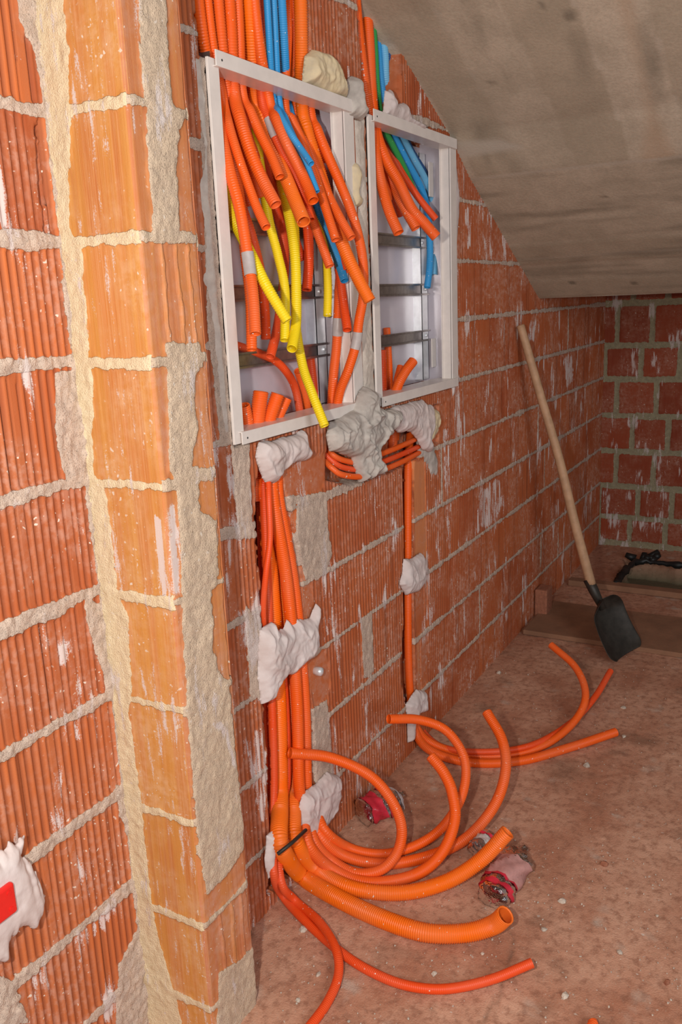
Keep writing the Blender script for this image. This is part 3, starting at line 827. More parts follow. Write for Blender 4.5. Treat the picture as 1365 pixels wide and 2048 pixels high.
# rear, darker layer of the left cabinet
top1(590, [(596, 210, 1.14), (615, 300, 1.13), (645, 400, 1.11), (670, 470, 1.10), (682, 520, 1.09), (679, 580, 1.08), (676, 650, 1.08), (673, 700, 1.09), (667, 756, 1.10), (662, 850, 1.12)], 'orange', 18,
     'orange conduit with two tape bands running down to the cabinet floor beside the frame', tape=((.58, .62), (.775, .81)), Y=1.145, wref=-3)
top1(600, [(606, 215, 1.13), (628, 300, 1.12), (655, 400, 1.10), (672, 490, 1.08), (680, 550, 1.07), (688, 610, 1.065), (695, 660, 1.06)], 'red', 17,
     'red-orange conduit ending low between the long taped ones', Y=1.14)
top1(500, [(545, 215, 1.14), (575, 310, 1.13), (600, 390, 1.12), (615, 450, 1.11), (618, 520, 1.105), (614, 580, 1.10)], 'red', 19,
     'dark red conduit hanging straight and alone over the middle rail', Y=1.14)
top1(540, [(560, 230, 1.13), (590, 330, 1.12), (615, 410, 1.09), (635, 465, 1.065), (660, 533, 1.05)], 'orange', 17,
     'orange conduit ending beside the short yellow one', Y=1.14)
top1(555, [(580, 230, 1.14), (620, 330, 1.12), (655, 420, 1.09), (682, 490, 1.07), (695, 542, 1.06)], 'red', 17,
     'red-orange conduit ending level with the blue tip at right', Y=1.15)
top1(404, [(440, 210, 1.14), (455, 300, 1.13), (480, 400, 1.12), (503, 470, 1.10), (520, 540, 1.09), (529, 610, 1.08), (532, 678, 1.075)], 'red', 19,
     'ribbed red-orange conduit second from the left with open end over the lower rail', Y=1.145)
top1(425, [(450, 215, 1.14), (465, 300, 1.12), (480, 400, 1.09), (490, 500, 1.07), (501, 600, 1.05), (504, 700, 1.05)], 'orange', 20,
     'ribbed orange conduit ending lowest on the left side, behind the taped one', Y=1.14)
top1(446, [(480, 215, 1.14), (510, 310, 1.13), (545, 400, 1.12), (566, 470, 1.11), (569, 540, 1.10), (562, 610, 1.09), (553, 665, 1.08), (541, 713, 1.07)], 'red', 18,
     'dark red conduit bending back left with a pale tape band', tape=((.86, .90),), Y=1.15)
top1(466, [(500, 215, 1.15), (530, 300, 1.145), (560, 400, 1.14), (590, 480, 1.135), (604, 520, 1.13)], 'red', 18,
     'dark red conduit hidden deepest behind the yellow ones', Y=1.15)
top1(488, [(520, 215, 1.15), (560, 300, 1.14), (600, 380, 1.12), (622, 430, 1.10)], 'red', 18,
     'dark red conduit hidden behind the bright orange centre one', Y=1.15)
top1(570, [(575, 230, 1.15), (600, 320, 1.14), (640, 400, 1.13), (665, 450, 1.12)], 'red', 17, 'dark red conduit hidden behind the right hand group', Y=1.15)
for (px_t, pts, w, lb) in [
    (420, [(446, 205, 1.15), (462, 280, 1.15), (480, 350, 1.15), (498, 410, 1.15)], 20, 'dark orange conduit glimpsed behind the two front left ones'),
    (462, [(486, 205, 1.15), (508, 270, 1.15), (528, 330, 1.14), (545, 380, 1.14)], 20, 'dark orange conduit glimpsed between the thick ribbed and the shortest smooth one'),
    (520, [(552, 225, 1.15), (580, 300, 1.14), (600, 350, 1.13), (618, 400, 1.12)], 20, 'dark orange conduit glimpsed beneath the left blue pair'),
    (585, [(603, 225, 1.15), (625, 300, 1.14), (655, 370, 1.13), (680, 440, 1.12), (692, 480, 1.11)], 20, 'dark orange conduit glimpsed behind the one with the dark mouth'),
    (595, [(612, 225, 1.15), (640, 290, 1.13), (668, 350, 1.12), (690, 420, 1.11)], 18, 'dark orange conduit glimpsed beside the long right hand one')]:
    top1(px_t, pts, 'red', w, lb, Y=1.15)
# yellow ones
top1(385, [(430, 240, 1.12), (438, 330, 1.10), (452, 400, 1.09), (475, 455, 1.07), (503, 510, 1.03), (535, 575, 1.0), (575, 642, .98)], 'yellow', 21,
     'leftmost yellow conduit with bright open end over the others', Y=1.15)
top1(480, [(510, 250, 1.14), (522, 340, 1.12), (538, 440, 1.09), (556, 510, 1.07), (570, 580, 1.06), (570, 681, 1.055)], 'yellow', 18,
     'second yellow conduit, ending behind the thicker yellow one', Y=1.155)
top1(510, [(545, 250, 1.14), (560, 350, 1.12), (578, 430, 1.08), (590, 510, 1.05), (593, 590, 1.035), (592, 650, 1.03), (584, 698, 1.025)], 'yellow', 20,
     'thick yellow conduit hanging down the middle of the left cabinet', Y=1.155)
top1(525, [(560, 270, 1.15), (585, 400, 1.13), (592, 520, 1.12), (592, 640, 1.09), (605, 728, 1.05), (624, 785, 1.02), (650, 852, 1.0)], 'yellow', 18,
     'longest yellow conduit reaching out over the bottom rail', Y=1.155)
top1(550, [(585, 270, 1.15), (620, 370, 1.12), (640, 430, 1.10), (652, 500, 1.09), (656, 570, 1.085), (655, 632, 1.08)], 'yellow', 16,
     'short straight yellow conduit at the right hanging above the zinc profile', Y=1.155)
# stubs and curved one in the bottom of the left cabinet
def stub(pts, col, w, label, **k): H.append(hose(pts, col, w, label, G3, **k))
stub([(600, 950, 1.13), (604, 880, 1.13), (600, 825, 1.12), (590, 775, 1.12), (572, 742, 1.12), (545, 718, 1.13), (500, 700, 1.14), (463, 688, 1.15)], 'red', 18,
     'red-orange conduit curving left behind the lower rail of the left cabinet')
stub([(622, 930, 1.14), (618, 850, 1.14), (612, 800, 1.13), (604, 765, 1.12), (597, 742, 1.11)], 'orange', 18, 'orange stub leaning behind the longest yellow conduit')
stub([(636, 930, 1.15), (634, 850, 1.15), (628, 780, 1.15), (621, 715, 1.15)], 'red', 18, 'upright dark red conduit standing behind the longest yellow conduit')
stub([(476, 1000, 1.12), (474, 900, 1.12), (471, 850, 1.11), (470, 808, 1.11)], 'red', 20, 'red-orange stub in the bottom left corner of the left cabinet')
stub([(500, 1000, 1.12), (500, 900, 1.11), (496, 850, 1.105), (488, 810, 1.10)], 'orange', 26, 'low ribbed orange stub beside the bottom left corner')
stub([(512, 1000, 1.11), (512, 900, 1.105), (514, 850, 1.10), (522, 783, 1.09)], 'orange', 32, 'thickest ribbed orange stub in the left cabinet')
stub([(528, 1000, 1.11), (530, 900, 1.10), (536, 850, 1.09), (556, 788, 1.07)], 'orange', 28, 'thick ribbed orange stub leaning right in the left cabinet')
stub([(545, 1000, 1.12), (545, 900, 1.11), (552, 850, 1.10), (575, 797, 1.08)], 'orange', 20, 'thinner ribbed orange stub leaning right, plaster at its foot')

# right cabinet
def top2(px, pts, col, w, label, tape=(), Y=1.10, **k):
    a = on_y(px[0], px[1], Y); zt = min(2.5, float(soffit_z(a[0])) + .02)
    q = [('w', a[0] - .004, Y, zt)] if zt > a[2] + .02 else []
    H.append(hose(q + [(px[0], px[1], Y)] + pts, col, w, label, G2, tape, **k))
top2((698, 0), [(703, 80, 1.11), (710, 160, 1.12), (716, 215, 1.13), (735, 300, 1.15)], 'navy', 10, 'dark blue conduit squeezed against the plaster above the frames', Y=1.10)
o_print = None
top2((713, 20), [(719, 80, 1.09), (726, 140, 1.09), (735, 205, 1.095), (748, 262, 1.09), (754, 320, 1.07), (765, 375, 1.05), (780, 425, 1.03), (798, 466, 1.02)], 'orange', 20,
     'printed orange conduit entering at the left corner of the right cabinet', Y=1.09)
PRINTED = H[-1]
top2((734, 20), [(739, 100, 1.10), (743, 180, 1.10), (752, 262, 1.09), (772, 318, 1.06), (798, 365, 1.04), (824, 418, 1.015), (848, 445, 1.0), (873, 474, .99)], 'orange', 21,
     'longest orange conduit reaching to the right in the right cabinet', Y=1.10, wref=3)
top2((722, 30), [(728, 120, 1.12), (745, 240, 1.12), (762, 310, 1.10), (782, 362, 1.08), (806, 410, 1.05), (833, 457, 1.03)], 'orange', 19, 'orange conduit ending second furthest right in the right cabinet', Y=1.12)
top2((728, 30), [(733, 120, 1.13), (745, 240, 1.13), (765, 330, 1.11), (785, 380, 1.10), (803, 431, 1.09)], 'red', 17, 'orange conduit ending short behind two longer ones', Y=1.13)
top2((724, 30), [(730, 120, 1.14), (742, 240, 1.13), (756, 320, 1.10), (770, 365, 1.085), (783, 398, 1.08)], 'orange', 11, 'thin ribbed orange conduit ending shortest in the right cabinet', Y=1.14)
top2((737, 30), [(742, 120, 1.14), (756, 240, 1.14), (790, 320, 1.12), (830, 385, 1.09), (872, 438, 1.06)], 'red', 13, 'dark red conduit ending above the blue ones in the right cabinet', Y=1.14)
top2((744, 20), [(750, 100, 1.10), (754, 170, 1.105), (764, 245, 1.11), (785, 290, 1.11), (808, 335, 1.11), (830, 385, 1.11)], 'green', 13, 'single green conduit running down into the right cabinet', Y=1.10, wref=2)
top2((752, 40), [(757, 100, 1.11), (763, 170, 1.115), (775, 240, 1.12), (792, 280, 1.12), (815, 325, 1.12), (842, 375, 1.12), (855, 420, 1.12), (860, 480, 1.11), (860, 530, 1.11), (855, 575, 1.11)], 'blue', 14, 'blue conduit reaching lowest, to the middle rail of the right cabinet', Y=1.11, wref=4)
top2((764, 65), [(770, 110, 1.10), (773, 170, 1.11), (788, 240, 1.13), (808, 280, 1.13), (830, 322, 1.13), (852, 362, 1.13), (866, 410, 1.13), (871, 480, 1.125), (869, 550, 1.12)], 'lightblue', 14, 'pale blue conduit bending furthest right in the right cabinet', Y=1.10, wref=4)
top2((772, 85), [(778, 140, 1.11), (784, 200, 1.13), (815, 290, 1.14), (850, 350, 1.145), (872, 400, 1.14), (880, 450, 1.14), (878, 515, 1.14)], 'navy', 16, 'dark blue conduit deep behind the pale blue one, lower run standing in for a reflection', Y=1.10, wref=3)  # lower run added in place of the blue conduits mirrored in the side panel
stub([(765, 900, 1.14), (766, 800, 1.14), (765, 740, 1.14), (764, 700, 1.14)], 'red', 18, 'upright red-orange conduit at the left in the right cabinet bottom')
stub([(783, 900, 1.15), (781, 800, 1.15), (778, 720, 1.15), (774, 656, 1.15)], 'orange', 15, 'tall thin orange conduit rising past the lower rail of the right cabinet')
stub([(792, 880, 1.12), (790, 800, 1.12), (794, 765, 1.12), (802, 733, 1.12)], 'orange', 15, 'ribbed orange stub half hidden behind the leaning one at right')
stub([(786, 895, 1.11), (786, 810, 1.10), (797, 770, 1.085), (812, 742, 1.075), (827, 722, 1.065)], 'orange', 20, 'orange stub leaning right with open mouth in the right cabinet')
# loop of conduits in the horizontal chase
G5 = 'conduits looping through the horizontal chase under the cabinets'
for i, (pts, lab) in enumerate([
    ([(620, 880, 1.12), (652, 893, 1.09), (668, 911, 1.065), (690, 921, 1.055), (720, 924, 1.05), (757, 910, 1.05), (800, 893, 1.055), (838, 874, 1.07), (870, 850, 1.11)], 'uppermost orange conduit looping through the horizontal chase'),
    ([(620, 890, 1.13), (650, 908, 1.09), (672, 928, 1.065), (695, 937, 1.055), (722, 938, 1.05), (762, 925, 1.05), (805, 908, 1.055), (845, 889, 1.07), (880, 865, 1.11)], 'middle orange conduit looping through the horizontal chase'),
    ([(620, 910, 1.12), (648, 922, 1.085), (664, 936, 1.06), (684, 949, 1.045), (722, 953, 1.04), (766, 940, 1.045), (808, 922, 1.05), (842, 903, 1.07), (880, 880, 1.11)], 'lowest orange conduit looping through the horizontal chase')]):
    H.append(hose(pts, 'orange' if i != 1 else 'red', 12, lab, G5, wref=4))

# floor conduits: each comes down inside chase A
def chA_run(x_top, x_mid, x_low, Y, knee):
    """down the left chase"""
    return [(x_top, 930, Y + .02), (x_top + 2, 1000, Y), (x_mid, 1180, Y), (x_low - 4, 1400, Y), (x_low, 1560, Y)] + knee
def floor_hose(pts, col, w, label, **k): H.append(hose(pts, col, w, label, G4, **k))
Z = 'z'
floor_hose(chA_run(556, 590, 614, 1.07, [(618, 1620, 1.07), (628, 1680, 1.03), (665, 1722, Z, .03), (715, 1747, Z, .018), (765, 1738, Z, .03), (797, 1700, Z, .06), (803, 1650, Z, .12), (780, 1595, Z, .19), (735, 1548, Z, .25), (660, 1515, Z, .30), (580, 1506, Z, .34)]), 'orange', 22,
           'orange conduit curling back left towards the wall chase, nearest tall loop', wref=-2)
floor_hose(chA_run(562, 600, 627, 1.085, [(628, 1600, 1.08), (650, 1660, 1.02), (700, 1696, Z, .03), (765, 1708, Z, .014), (830, 1692, Z, .03), (885, 1655, Z, .06), (925, 1590, Z, .13), (930, 1520, Z, .20), (895, 1463, Z, .26), (840, 1440, Z, .30), (778, 1438, Z, .33)]), 'orange', 19,
           'orange conduit curling back left towards the narrow chase, tallest loop', wref=-2)
floor_hose(chA_run(545, 576, 598, 1.066, [(606, 1620, 1.065), (618, 1690, 1.02), (665, 1738, Z, .025), (740, 1765, Z, .012), (830, 1750, Z, .02), (885, 1705, Z, .06), (910, 1640, Z, .12), (905, 1585, Z, .18), (888, 1545, Z, .22), (862, 1512, Z, .25)]), 'orange', 23,
           'orange conduit with open tip rising between the two curled loops', wref=-2)
floor_hose(chA_run(560, 590, 615, 1.10, [(622, 1610, 1.09), (640, 1670, 1.03), (690, 1712, Z, .025), (770, 1728, Z, .012), (860, 1712, Z, .016), (935, 1675, Z, .04), (990, 1610, Z, .09), (1012, 1540, Z, .15), (1005, 1480, Z, .20), (974, 1424, Z, .25)]), 'orange', 21,
           'orange conduit arching up on the far right of the loops, tip upward', wref=-2)
floor_hose(chA_run(537, 560, 586, 1.11, [(588, 1620, 1.07), (592, 1680, 1.03), (630, 1735, Z, .03), (700, 1775, Z, .017), (800, 1786, Z, .017), (890, 1765, Z, .03), (960, 1722, Z, .075), (1016, 1664, Z, .15)]), 'bright', 31,
           'thick ribbed orange conduit pointing at the crushed bottle', wref=-2)
floor_hose(chA_run(529, 542, 560, 1.105, [(560, 1620, 1.07), (562, 1690, 1.02), (600, 1748, Z, .025), (670, 1793, Z, .02), (760, 1836, Z, .02), (850, 1865, Z, .02), (930, 1866, Z, .024), (985, 1851, Z, .045), (1012, 1830, Z, .085)]), 'bright', 38,
           'thickest bright orange conduit with wide open mouth lying on the floor', wref=-3)
floor_hose(chA_run(526, 536, 548, 1.09, [(545, 1640, 1.08), (548, 1745, 1.03), (565, 1790, Z, .02), (612, 1843, Z, .011), (680, 1903, Z, .011), (740, 1942, Z, .011), (810, 1970, Z, .011), (890, 1978, Z, .012), (980, 1960, Z, .02), (1065, 1926, Z, .04)]), 'red', 20,
           'thin red-orange conduit sweeping along the floor nearest the viewer', wref=-2)
floor_hose(chA_run(536, 552, 575, 1.10, [(555, 1640, 1.09), (562, 1760, 1.02), (590, 1800, Z, .02), (640, 1845, Z, .028), (672, 1898, Z, .034), (677, 1950, Z, .02), (655, 2005, Z, .012), (615, 2060, Z, .012)]), 'red', 19,
           'thin orange conduit bending down out of the picture bottom', wref=-3)
# thin one crossing in front in the left chase
H.append(hose([(535, 925, 1.07), (538, 1000, 1.045), (540, 1080, 1.04), (532, 1150, 1.045), (527, 1220, 1.06), (530, 1300, 1.09)], 'red', 13, 'thin red-orange conduit crossing the bundle in the left chase', 'conduits packed in the left wall chase', wref=2))
for i, (a, b_, c, Y, col, lb) in enumerate([(528, 545, 558, 1.12, 'red', 'second from the left edge'), (545, 570, 585, 1.12, 'orange', 'in the middle'), (557, 590, 605, 1.125, 'red', 'next to the right edge'), (522, 530, 541, 1.115, 'red', 'against the left edge')]):
    H.append(hose([(a, 930, Y), (a + 3, 1050, Y), (b_, 1200, Y), (c - 4, 1420, Y), (c, 1700, Y)], col, 22, f'orange conduit packed deep in the left wall chase, {lb}', 'rear conduits packed in the left wall chase'))
# right chase
def rch(Y, knee): return [(822, 860, Y + .03), (817, 925, Y + .01), (816, 1000, Y), (816, 1150, Y), (817, 1300, Y), (822, 1400, Y)] + knee
floor_hose(rch(1.075, [(832, 1450, 1.07), (862, 1485, Z, .03), (930, 1508, Z, .012), (1010, 1512, Z, .012), (1090, 1490, Z, .02), (1150, 1442, Z, .05), (1172, 1390, Z, .10), (1152, 1335, Z, .15), (1103, 1290, Z, .19)]), 'orange', 15,
           'orange conduit from the narrow chase curling up in front of the shovel', wref=-3)
floor_hose(rch(1.10, [(838, 1450, 1.09), (880, 1492, Z, .02), (960, 1504, Z, .028), (1060, 1492, Z, .03), (1140, 1448, Z, .03), (1190, 1395, Z, .05), (1222, 1342, Z, .08)]), 'red', 13,
           'thin red conduit from the narrow chase ending at the shovel blade', wref=-3)
floor_hose(rch(1.09, [(832, 1465, 1.06), (865, 1503, Z, .02), (940, 1525, Z, .012), (1040, 1522, Z, .012), (1140, 1495, Z, .014), (1233, 1464, Z, .03)]), 'orange', 18,
           'orange conduit from the narrow chase lying straight towards the right', wref=-2)
H.append(hose([(1150, 2110, Z, .012), (1168, 2080, Z, .012), (1186, 2050, Z, .012), (1186, 2044, Z, .012)], 'orange', 20, 'orange conduit tip just showing at the bottom edge', G4))

# printing on one conduit (worn white characters)
def print_marks(H_, z0, z1):
    o, P, r = H_
    T, N, B = frames(P); b = MB(); rs = random.Random(3)
    idx = [i for i in range(len(P)) if z0 < P[i][2] < z1]
    vdir = lambda i: (EYE - P[i]) / np.linalg.norm(EYE - P[i])
    for j, i in enumerate(idx[::5]):
        if rs.random() < .2: continue
        d = vdir(i); d = d - T[i] * (d @ T[i]); d /= np.linalg.norm(d); s = np.cross(T[i], d)
        for a0 in (-.25, .05):
            if rs.random() < .3: continue
            aa = a0 + rs.random() * .1; wdt = .22
            q = []
            for (ang, t) in ((aa, -.0022), (aa + wdt, -.0022), (aa + wdt, .0016), (aa, .0016)):
                q.append(P[i] + T[i] * t + (d * math.cos(ang) + s * math.sin(ang)) * (r * 1.02))
            b.add(q, [[0, 1, 2, 3]])
    c = mesh_np('printed_lettering', b.v, b.f, M['labelwhite'], smooth=False); c.parent = o; c['label'] = 'worn white lettering'
print_marks(PRINTED, float(on_y(725, 150, 1.09)[2]), float(on_y(722, 105, 1.09)[2]))

# ------------------------------------------------------------------ plaster and foam patches
def patch(name, label, cat, pts, Y0, thick, mat, seed, step_=.0026, group=None, jag=.004, crease=.5, streak=0, solid=.004):
    poly = pw(pts, Y0); P = np.array(poly)
    u = np.arange(P[:, 0].min() - .02, P[:, 0].max() + .02, step_); v = np.arange(P[:, 1].min() - .02, P[:, 1].max() + .02, step_)
    U, V = np.meshgrid(u, v, indexing='ij')
    sd = sdist(U, V, poly) + fbm(U, V, .05, seed, 3) * jag * 1.4 + fbm(U, V, .012, seed + 4, 2) * jag * .35
    if streak: sd = sd + fbm(U, V, .012, seed + 7, 2, su=1, sv=.12) * streak
    n = fbm(U, V, .05, seed + 1, 4); cr_ = 1 - np.abs(fbm(U + fbm(U, V, .06, seed + 8, 2) * .02, V, .06, seed + 2, 3, su=1.2, sv=.9)) * 3.2
    prof = 1 - np.exp(-np.clip(sd, 0, 1) / .009)
    h = thick * prof * (.6 + .5 * n + crease * np.clip(cr_, 0, 1) ** 2 * .45) - .012 * (1 - prof)
    ins = sd > 0
    keep = ins[:-1, :-1] | ins[1:, :-1] | ins[1:, 1:] | ins[:-1, 1:]
    F = grid_faces(len(u), len(v), keep); 
    gu, gv = np.gradient(sd, step_); gg = np.maximum(gu ** 2 + gv ** 2, .3); out_ = np.clip(sd, -step_ * 1.5, 0)
    V3 = np.stack([U - out_ * gu / gg, Y0 - h, V - out_ * gv / gg], -1).reshape(-1, 3)
    us = np.unique(F); mp = np.full(len(V3), -1); mp[us] = np.arange(len(us))
    o = mesh_np(name, V3[us], mp[F], mat)
    m = o.modifiers.new('solid', 'SOLIDIFY'); m.thickness = solid; m.offset = -1
    tag(o, label, cat, group)
    return o
GP = 'plaster dabs holding the conduits'
patch('plaster_patch', 'big crumpled white plaster dab across the conduits halfway down the left chase', 'plaster patch',
      [(528, 1262), (545, 1252), (552, 1245), (560, 1262), (575, 1258), (583, 1240), (592, 1252), (602, 1238), (628, 1238), (640, 1208), (645, 1215), (640, 1260), (642, 1295), (630, 1310), (612, 1328), (592, 1350), (575, 1350), (560, 1375), (550, 1402), (530, 1412), (527, 1380), (524, 1300)], 1.045, .022, M['plaster'], 101, group=GP)
patch('plaster_patch', 'white plaster dab directly under the left cabinet bottom rail', 'plaster patch',
      [(528, 885), (560, 880), (612, 862), (622, 905), (618, 920), (600, 925), (585, 935), (568, 950), (558, 965), (540, 965), (528, 945), (520, 915)], 1.045, .024, M['plaster'], 102, group=GP)
patch('plaster_patch', 'lumpy grey plaster mass below the gap between both cabinets', 'plaster patch',
      [(668, 845), (690, 832), (712, 820), (722, 790), (735, 770), (752, 780), (752, 812), (775, 822), (800, 818), (800, 850), (778, 868), (765, 885), (752, 900), (760, 925), (768, 948), (750, 955), (725, 965), (718, 940), (710, 915), (690, 908), (668, 900), (662, 870)], 1.035, .032, M['grey_plaster'], 103, group=GP, crease=.9)
patch('plaster_patch', 'smooth grey plaster dab under the right cabinet', 'plaster patch',
      [(775, 822), (800, 812), (850, 800), (858, 815), (868, 810), (870, 850), (865, 880), (868, 905), (852, 900), (842, 880), (830, 865), (805, 865), (790, 855), (778, 858)], 1.04, .02, M['plaster'], 104, group=GP)
patch('plaster_smear', 'grey combed plaster smear trailing down beside the upper narrow chase', 'plaster patch',
      [(838, 870), (862, 860), (868, 880), (880, 920), (878, 955), (862, 950), (858, 935), (845, 915)], 1.056, .006, M['grey_plaster'], 105, streak=.006, solid=.004, group=GP)
patch('plaster_patch', 'small plaster dab halfway down the narrow right chase', 'plaster patch',
      [(815, 1120), (830, 1118), (848, 1105), (855, 1120), (852, 1165), (840, 1185), (818, 1190), (806, 1170), (812, 1150)], 1.045, .016, M['plaster'], 106, group=GP)
patch('plaster_patch', 'white plaster dab at the foot of the narrow right chase', 'plaster patch',
      [(826, 1400), (840, 1378), (856, 1385), (856, 1425), (840, 1430), (834, 1450), (832, 1485), (822, 1488), (822, 1440), (818, 1410)], 1.045, .016, M['plaster'], 107, group=GP)
patch('plaster_patch', 'leaf-shaped pale plaster dab beside the big bundle near the floor', 'plaster patch',
      [(612, 1590), (640, 1570), (662, 1545), (682, 1552), (684, 1590), (672, 1630), (655, 1660), (640, 1680), (618, 1680), (602, 1660), (604, 1620)], 1.045, .02, M['plaster'], 108, group=GP)
patch('plaster_patch', 'narrow pale plaster strip left of the bundle at the floor', 'plaster patch',
      [(540, 1672), (565, 1655), (568, 1680), (556, 1710), (552, 1750), (545, 1762), (538, 1720)], 1.03, .014, M['plaster'], 109, group=GP)
patch('plaster_patch', 'grey plaster wedge between the tops of both cabinets', 'plaster patch',
      [(702, 160), (712, 150), (726, 155), (722, 175), (733, 185), (726, 205), (735, 225), (728, 240), (702, 230), (700, 195)], 1.045, .022, M['grey_plaster'], 110, group=GP)
patch('plaster_patch', 'white plaster lumps on top of the right cabinet', 'plaster patch',
      [(778, 180), (788, 176), (795, 200), (800, 205), (815, 205), (822, 228), (840, 240), (856, 252), (850, 262), (810, 245), (775, 228)], 1.045, .02, M['plaster'], 111, group=GP)
patch('plaster_smear', 'white plaster smear around the red box at the left edge', 'plaster patch',
      [(-60, 1720), (0, 1712), (25, 1700), (30, 1685), (55, 1680), (55, 1712), (70, 1735), (80, 1770), (95, 1800), (88, 1832), (78, 1855), (45, 1862), (28, 1885), (20, 1920), (-10, 1930), (-60, 1960)], YW + .002, .007, M['plaster'], 112, streak=.010, solid=.004)
patch('foam_blob', 'cream mounting foam bulging above the right end of the left cabinet', 'foam',
      [(614, 165), (618, 110), (632, 96), (655, 104), (676, 128), (688, 160), (696, 200), (660, 192)], 1.05, .03, M['foam'], 121, jag=.002, crease=.2)
patch('foam_blob', 'thin grey foam seam along the left side of the left cabinet', 'foam',
      [(392, 115), (404, 112), (416, 200), (420, 320), (432, 480), (445, 640), (458, 780), (462, 878), (450, 870), (438, 800), (424, 640), (412, 560), (412, 480), (403, 380), (408, 300), (398, 210)], 1.056, .012, M['grey_foam'], 122, jag=.003)
patch('foam_blob', 'drooping foam drip between both cabinet frames', 'foam',
      [(708, 330), (716, 322), (724, 335), (727, 355), (722, 385), (730, 395), (728, 412), (714, 415), (710, 395)], 1.045, .014, M['foam'], 123, jag=.001, crease=.1)
patch('foam_seam', 'grey plaster seam filling the gap between both cabinet frames', 'foam',
      [(703, 225), (732, 232), (738, 420), (746, 600), (754, 800), (722, 810), (722, 600), (716, 420)], 1.060, .010, M['grey_foam'], 124, jag=.002)
patch('foam_blob', 'yellowish foam lump at the lower right corner of the right cabinet', 'foam',
      [(862, 808), (880, 820), (884, 850), (870, 880), (860, 890), (862, 850)], 1.045, .016, M['foam'], 125, crease=.8)
patch('plaster_seam', 'pale plaster seam along the right side of the right cabinet', 'plaster patch',
      [(905, 300), (915, 310), (922, 400), (916, 520), (916, 700), (912, 800), (905, 790)], 1.058, .006, M['plaster'], 126, streak=.004, solid=.004)

# ------------------------------------------------------------------ red junction box at the left edge
q = [on_y(*p, YW) for p in ((-75, 1880), (0, 1832), (26, 1808), (18, 1760), (-75, 1800))]
jb = empty('junction_box', tuple(q[4]))
tag(jb, 'red plastic box set in white plaster at the left edge', 'junction box')
b = MB()
x0_, x1_ = on_y(-70, 1800)[0], on_y(24, 1800)[0]; zc0, zc1 = on_y(10, 1830)[2], on_y(10, 1765)[2]
b.box(x0_, x1_, YW - .012, YW + .0, zc0, zc1); b.build('lid', M['redplastic'], jb, bevel=.004)
b = MB(); b.box(x0_ + .004, x1_ - .004, YW + .0, YW + .03, zc0 + .004, zc1 - .004); b.build('body', M['redplastic'], jb)
b = MB(); b.tube([(x1_ - .012, YW - .0135, zc0 + .012), (x1_ - .012, YW - .010, zc0 + .012)], .004, 12); b.build('screw', M['redplastic'], jb); b = MB(); b.tube([(x1_ - .012, YW - .0135, zc1 - .012), (x1_ - .012, YW - .010, zc1 - .012)], .004, 12)
b.build('screw', M['redplastic'], jb)

# metal anchor and rod
c = on_y(640, 1343, 1.05); an = MB()
an.tube([tuple(c + np.array([0, .02, 0])), tuple(c + np.array([0, .0, 0])), tuple(c + np.array([0, -.006, 0])), tuple(c + np.array([0, -.009, 0]))], [.010, .0115, .010, .004], 16)
tag(an.build('wall_anchor', M['zinc'], smooth=True), 'small round zinc bolt head in the wall right of the plaster dab', 'bolt')
rd = MB(); rd.tube([tuple(on_y(556, 1708, 1.0)), tuple(on_y(585, 1685, .985)), tuple(on_y(612, 1660, 1.0))], .0045, 8)
tag(rd.build('steel_rod', M['iron'], smooth=True), 'short dark steel rod pinning the bundle at the foot of the chase', 'rod')

# ------------------------------------------------------------------ shovel
top = on_y(1042, 652, 1.035); tip = np.array([3.11, .60, .012])
sv = empty('shovel', tuple(tip)); tag(sv, 'long-handled shovel leaning against the brick wall, blade down', 'shovel')
# point on the handle axis whose picture row is that of the socket
def proj(P): c_ = AX.T @ (np.array(P) - EYE); return np.array([c_[0] / c_[2] * FPX + 682.5, c_[1] / c_[2] * FPX + 1024])
a_ = on_y(1184, 1172, .745)
mid1 = top * .5 + a_ * .5 + np.array([.008, -.004, 0])
hp = catmull([top, top * .75 + a_ * .25 + np.array([.010, 0, 0]), mid1 + np.array([.006, 0, 0]), top * .25 + a_ * .75 + np.array([.004, 0, 0]), a_], 10)
b = MB(); b.tube([tuple(hp[0] + (hp[0] - hp[1]) * .15)] + [tuple(p) for p in hp], [.012] + [.0155 + .0035 * (i / len(hp)) for i in range(len(hp))], 16)
b.build('handle', M['wood'], sv, smooth=True)
tip = np.array([3.245, .60, .02]); hdir = a_ - hp[-4]; hdir /= np.linalg.norm(hdir)
ax_ = tip - a_; Lb = np.linalg.norm(ax_); ax_ /= Lb
print('shovel', top, a_, tip, Lb, proj(tip))
b = MB(); b.tube([tuple(a_ - ax_ * .03), tuple(a_ + ax_ * .02), tuple(a_ + ax_ * .10)], [.0205, .020, .013], 14); b.build('socket', M['iron'], sv, smooth=True)
# pan
wdir = np.array([.80, -.25, .16]); wdir -= ax_ * (wdir @ ax_); wdir /= np.linalg.norm(wdir)
nrm = np.cross(wdir, ax_); nrm /= np.linalg.norm(nrm)
if nrm @ (EYE - tip) < 0: nrm = -nrm
Lp = Lb - .06; st0 = a_ + ax_ * .06
nu, nv = 15, 17; Vb = []
for j in range(nv):
    t = j / (nv - 1)
    wd = .026 + .074 * min(1, (t / .2)) ** .6 if t < .2 else .100 + .012 * (t - .2)
    if t > .86: wd = wd * math.sqrt(max(0.0, 1 - ((t - .86) / .22) ** 2))
    for i in range(nu):
        s = (i / (nu - 1) * 2 - 1)
        dish = -.022 + .045 * abs(s) ** 2.2 * (1 - t * .45) + .018 * (1 - min(1, t / .2)) 
        Vb.append(st0 + ax_ * (t * Lp) + wdir * (s * wd) + nrm * (dish + .03 * (t - .5) ** 2 * 4 * .5))
F = [[j * nu + i, j * nu + i + 1, (j + 1) * nu + i + 1, (j + 1) * nu + i] for j in range(nv - 1) for i in range(nu - 1)]
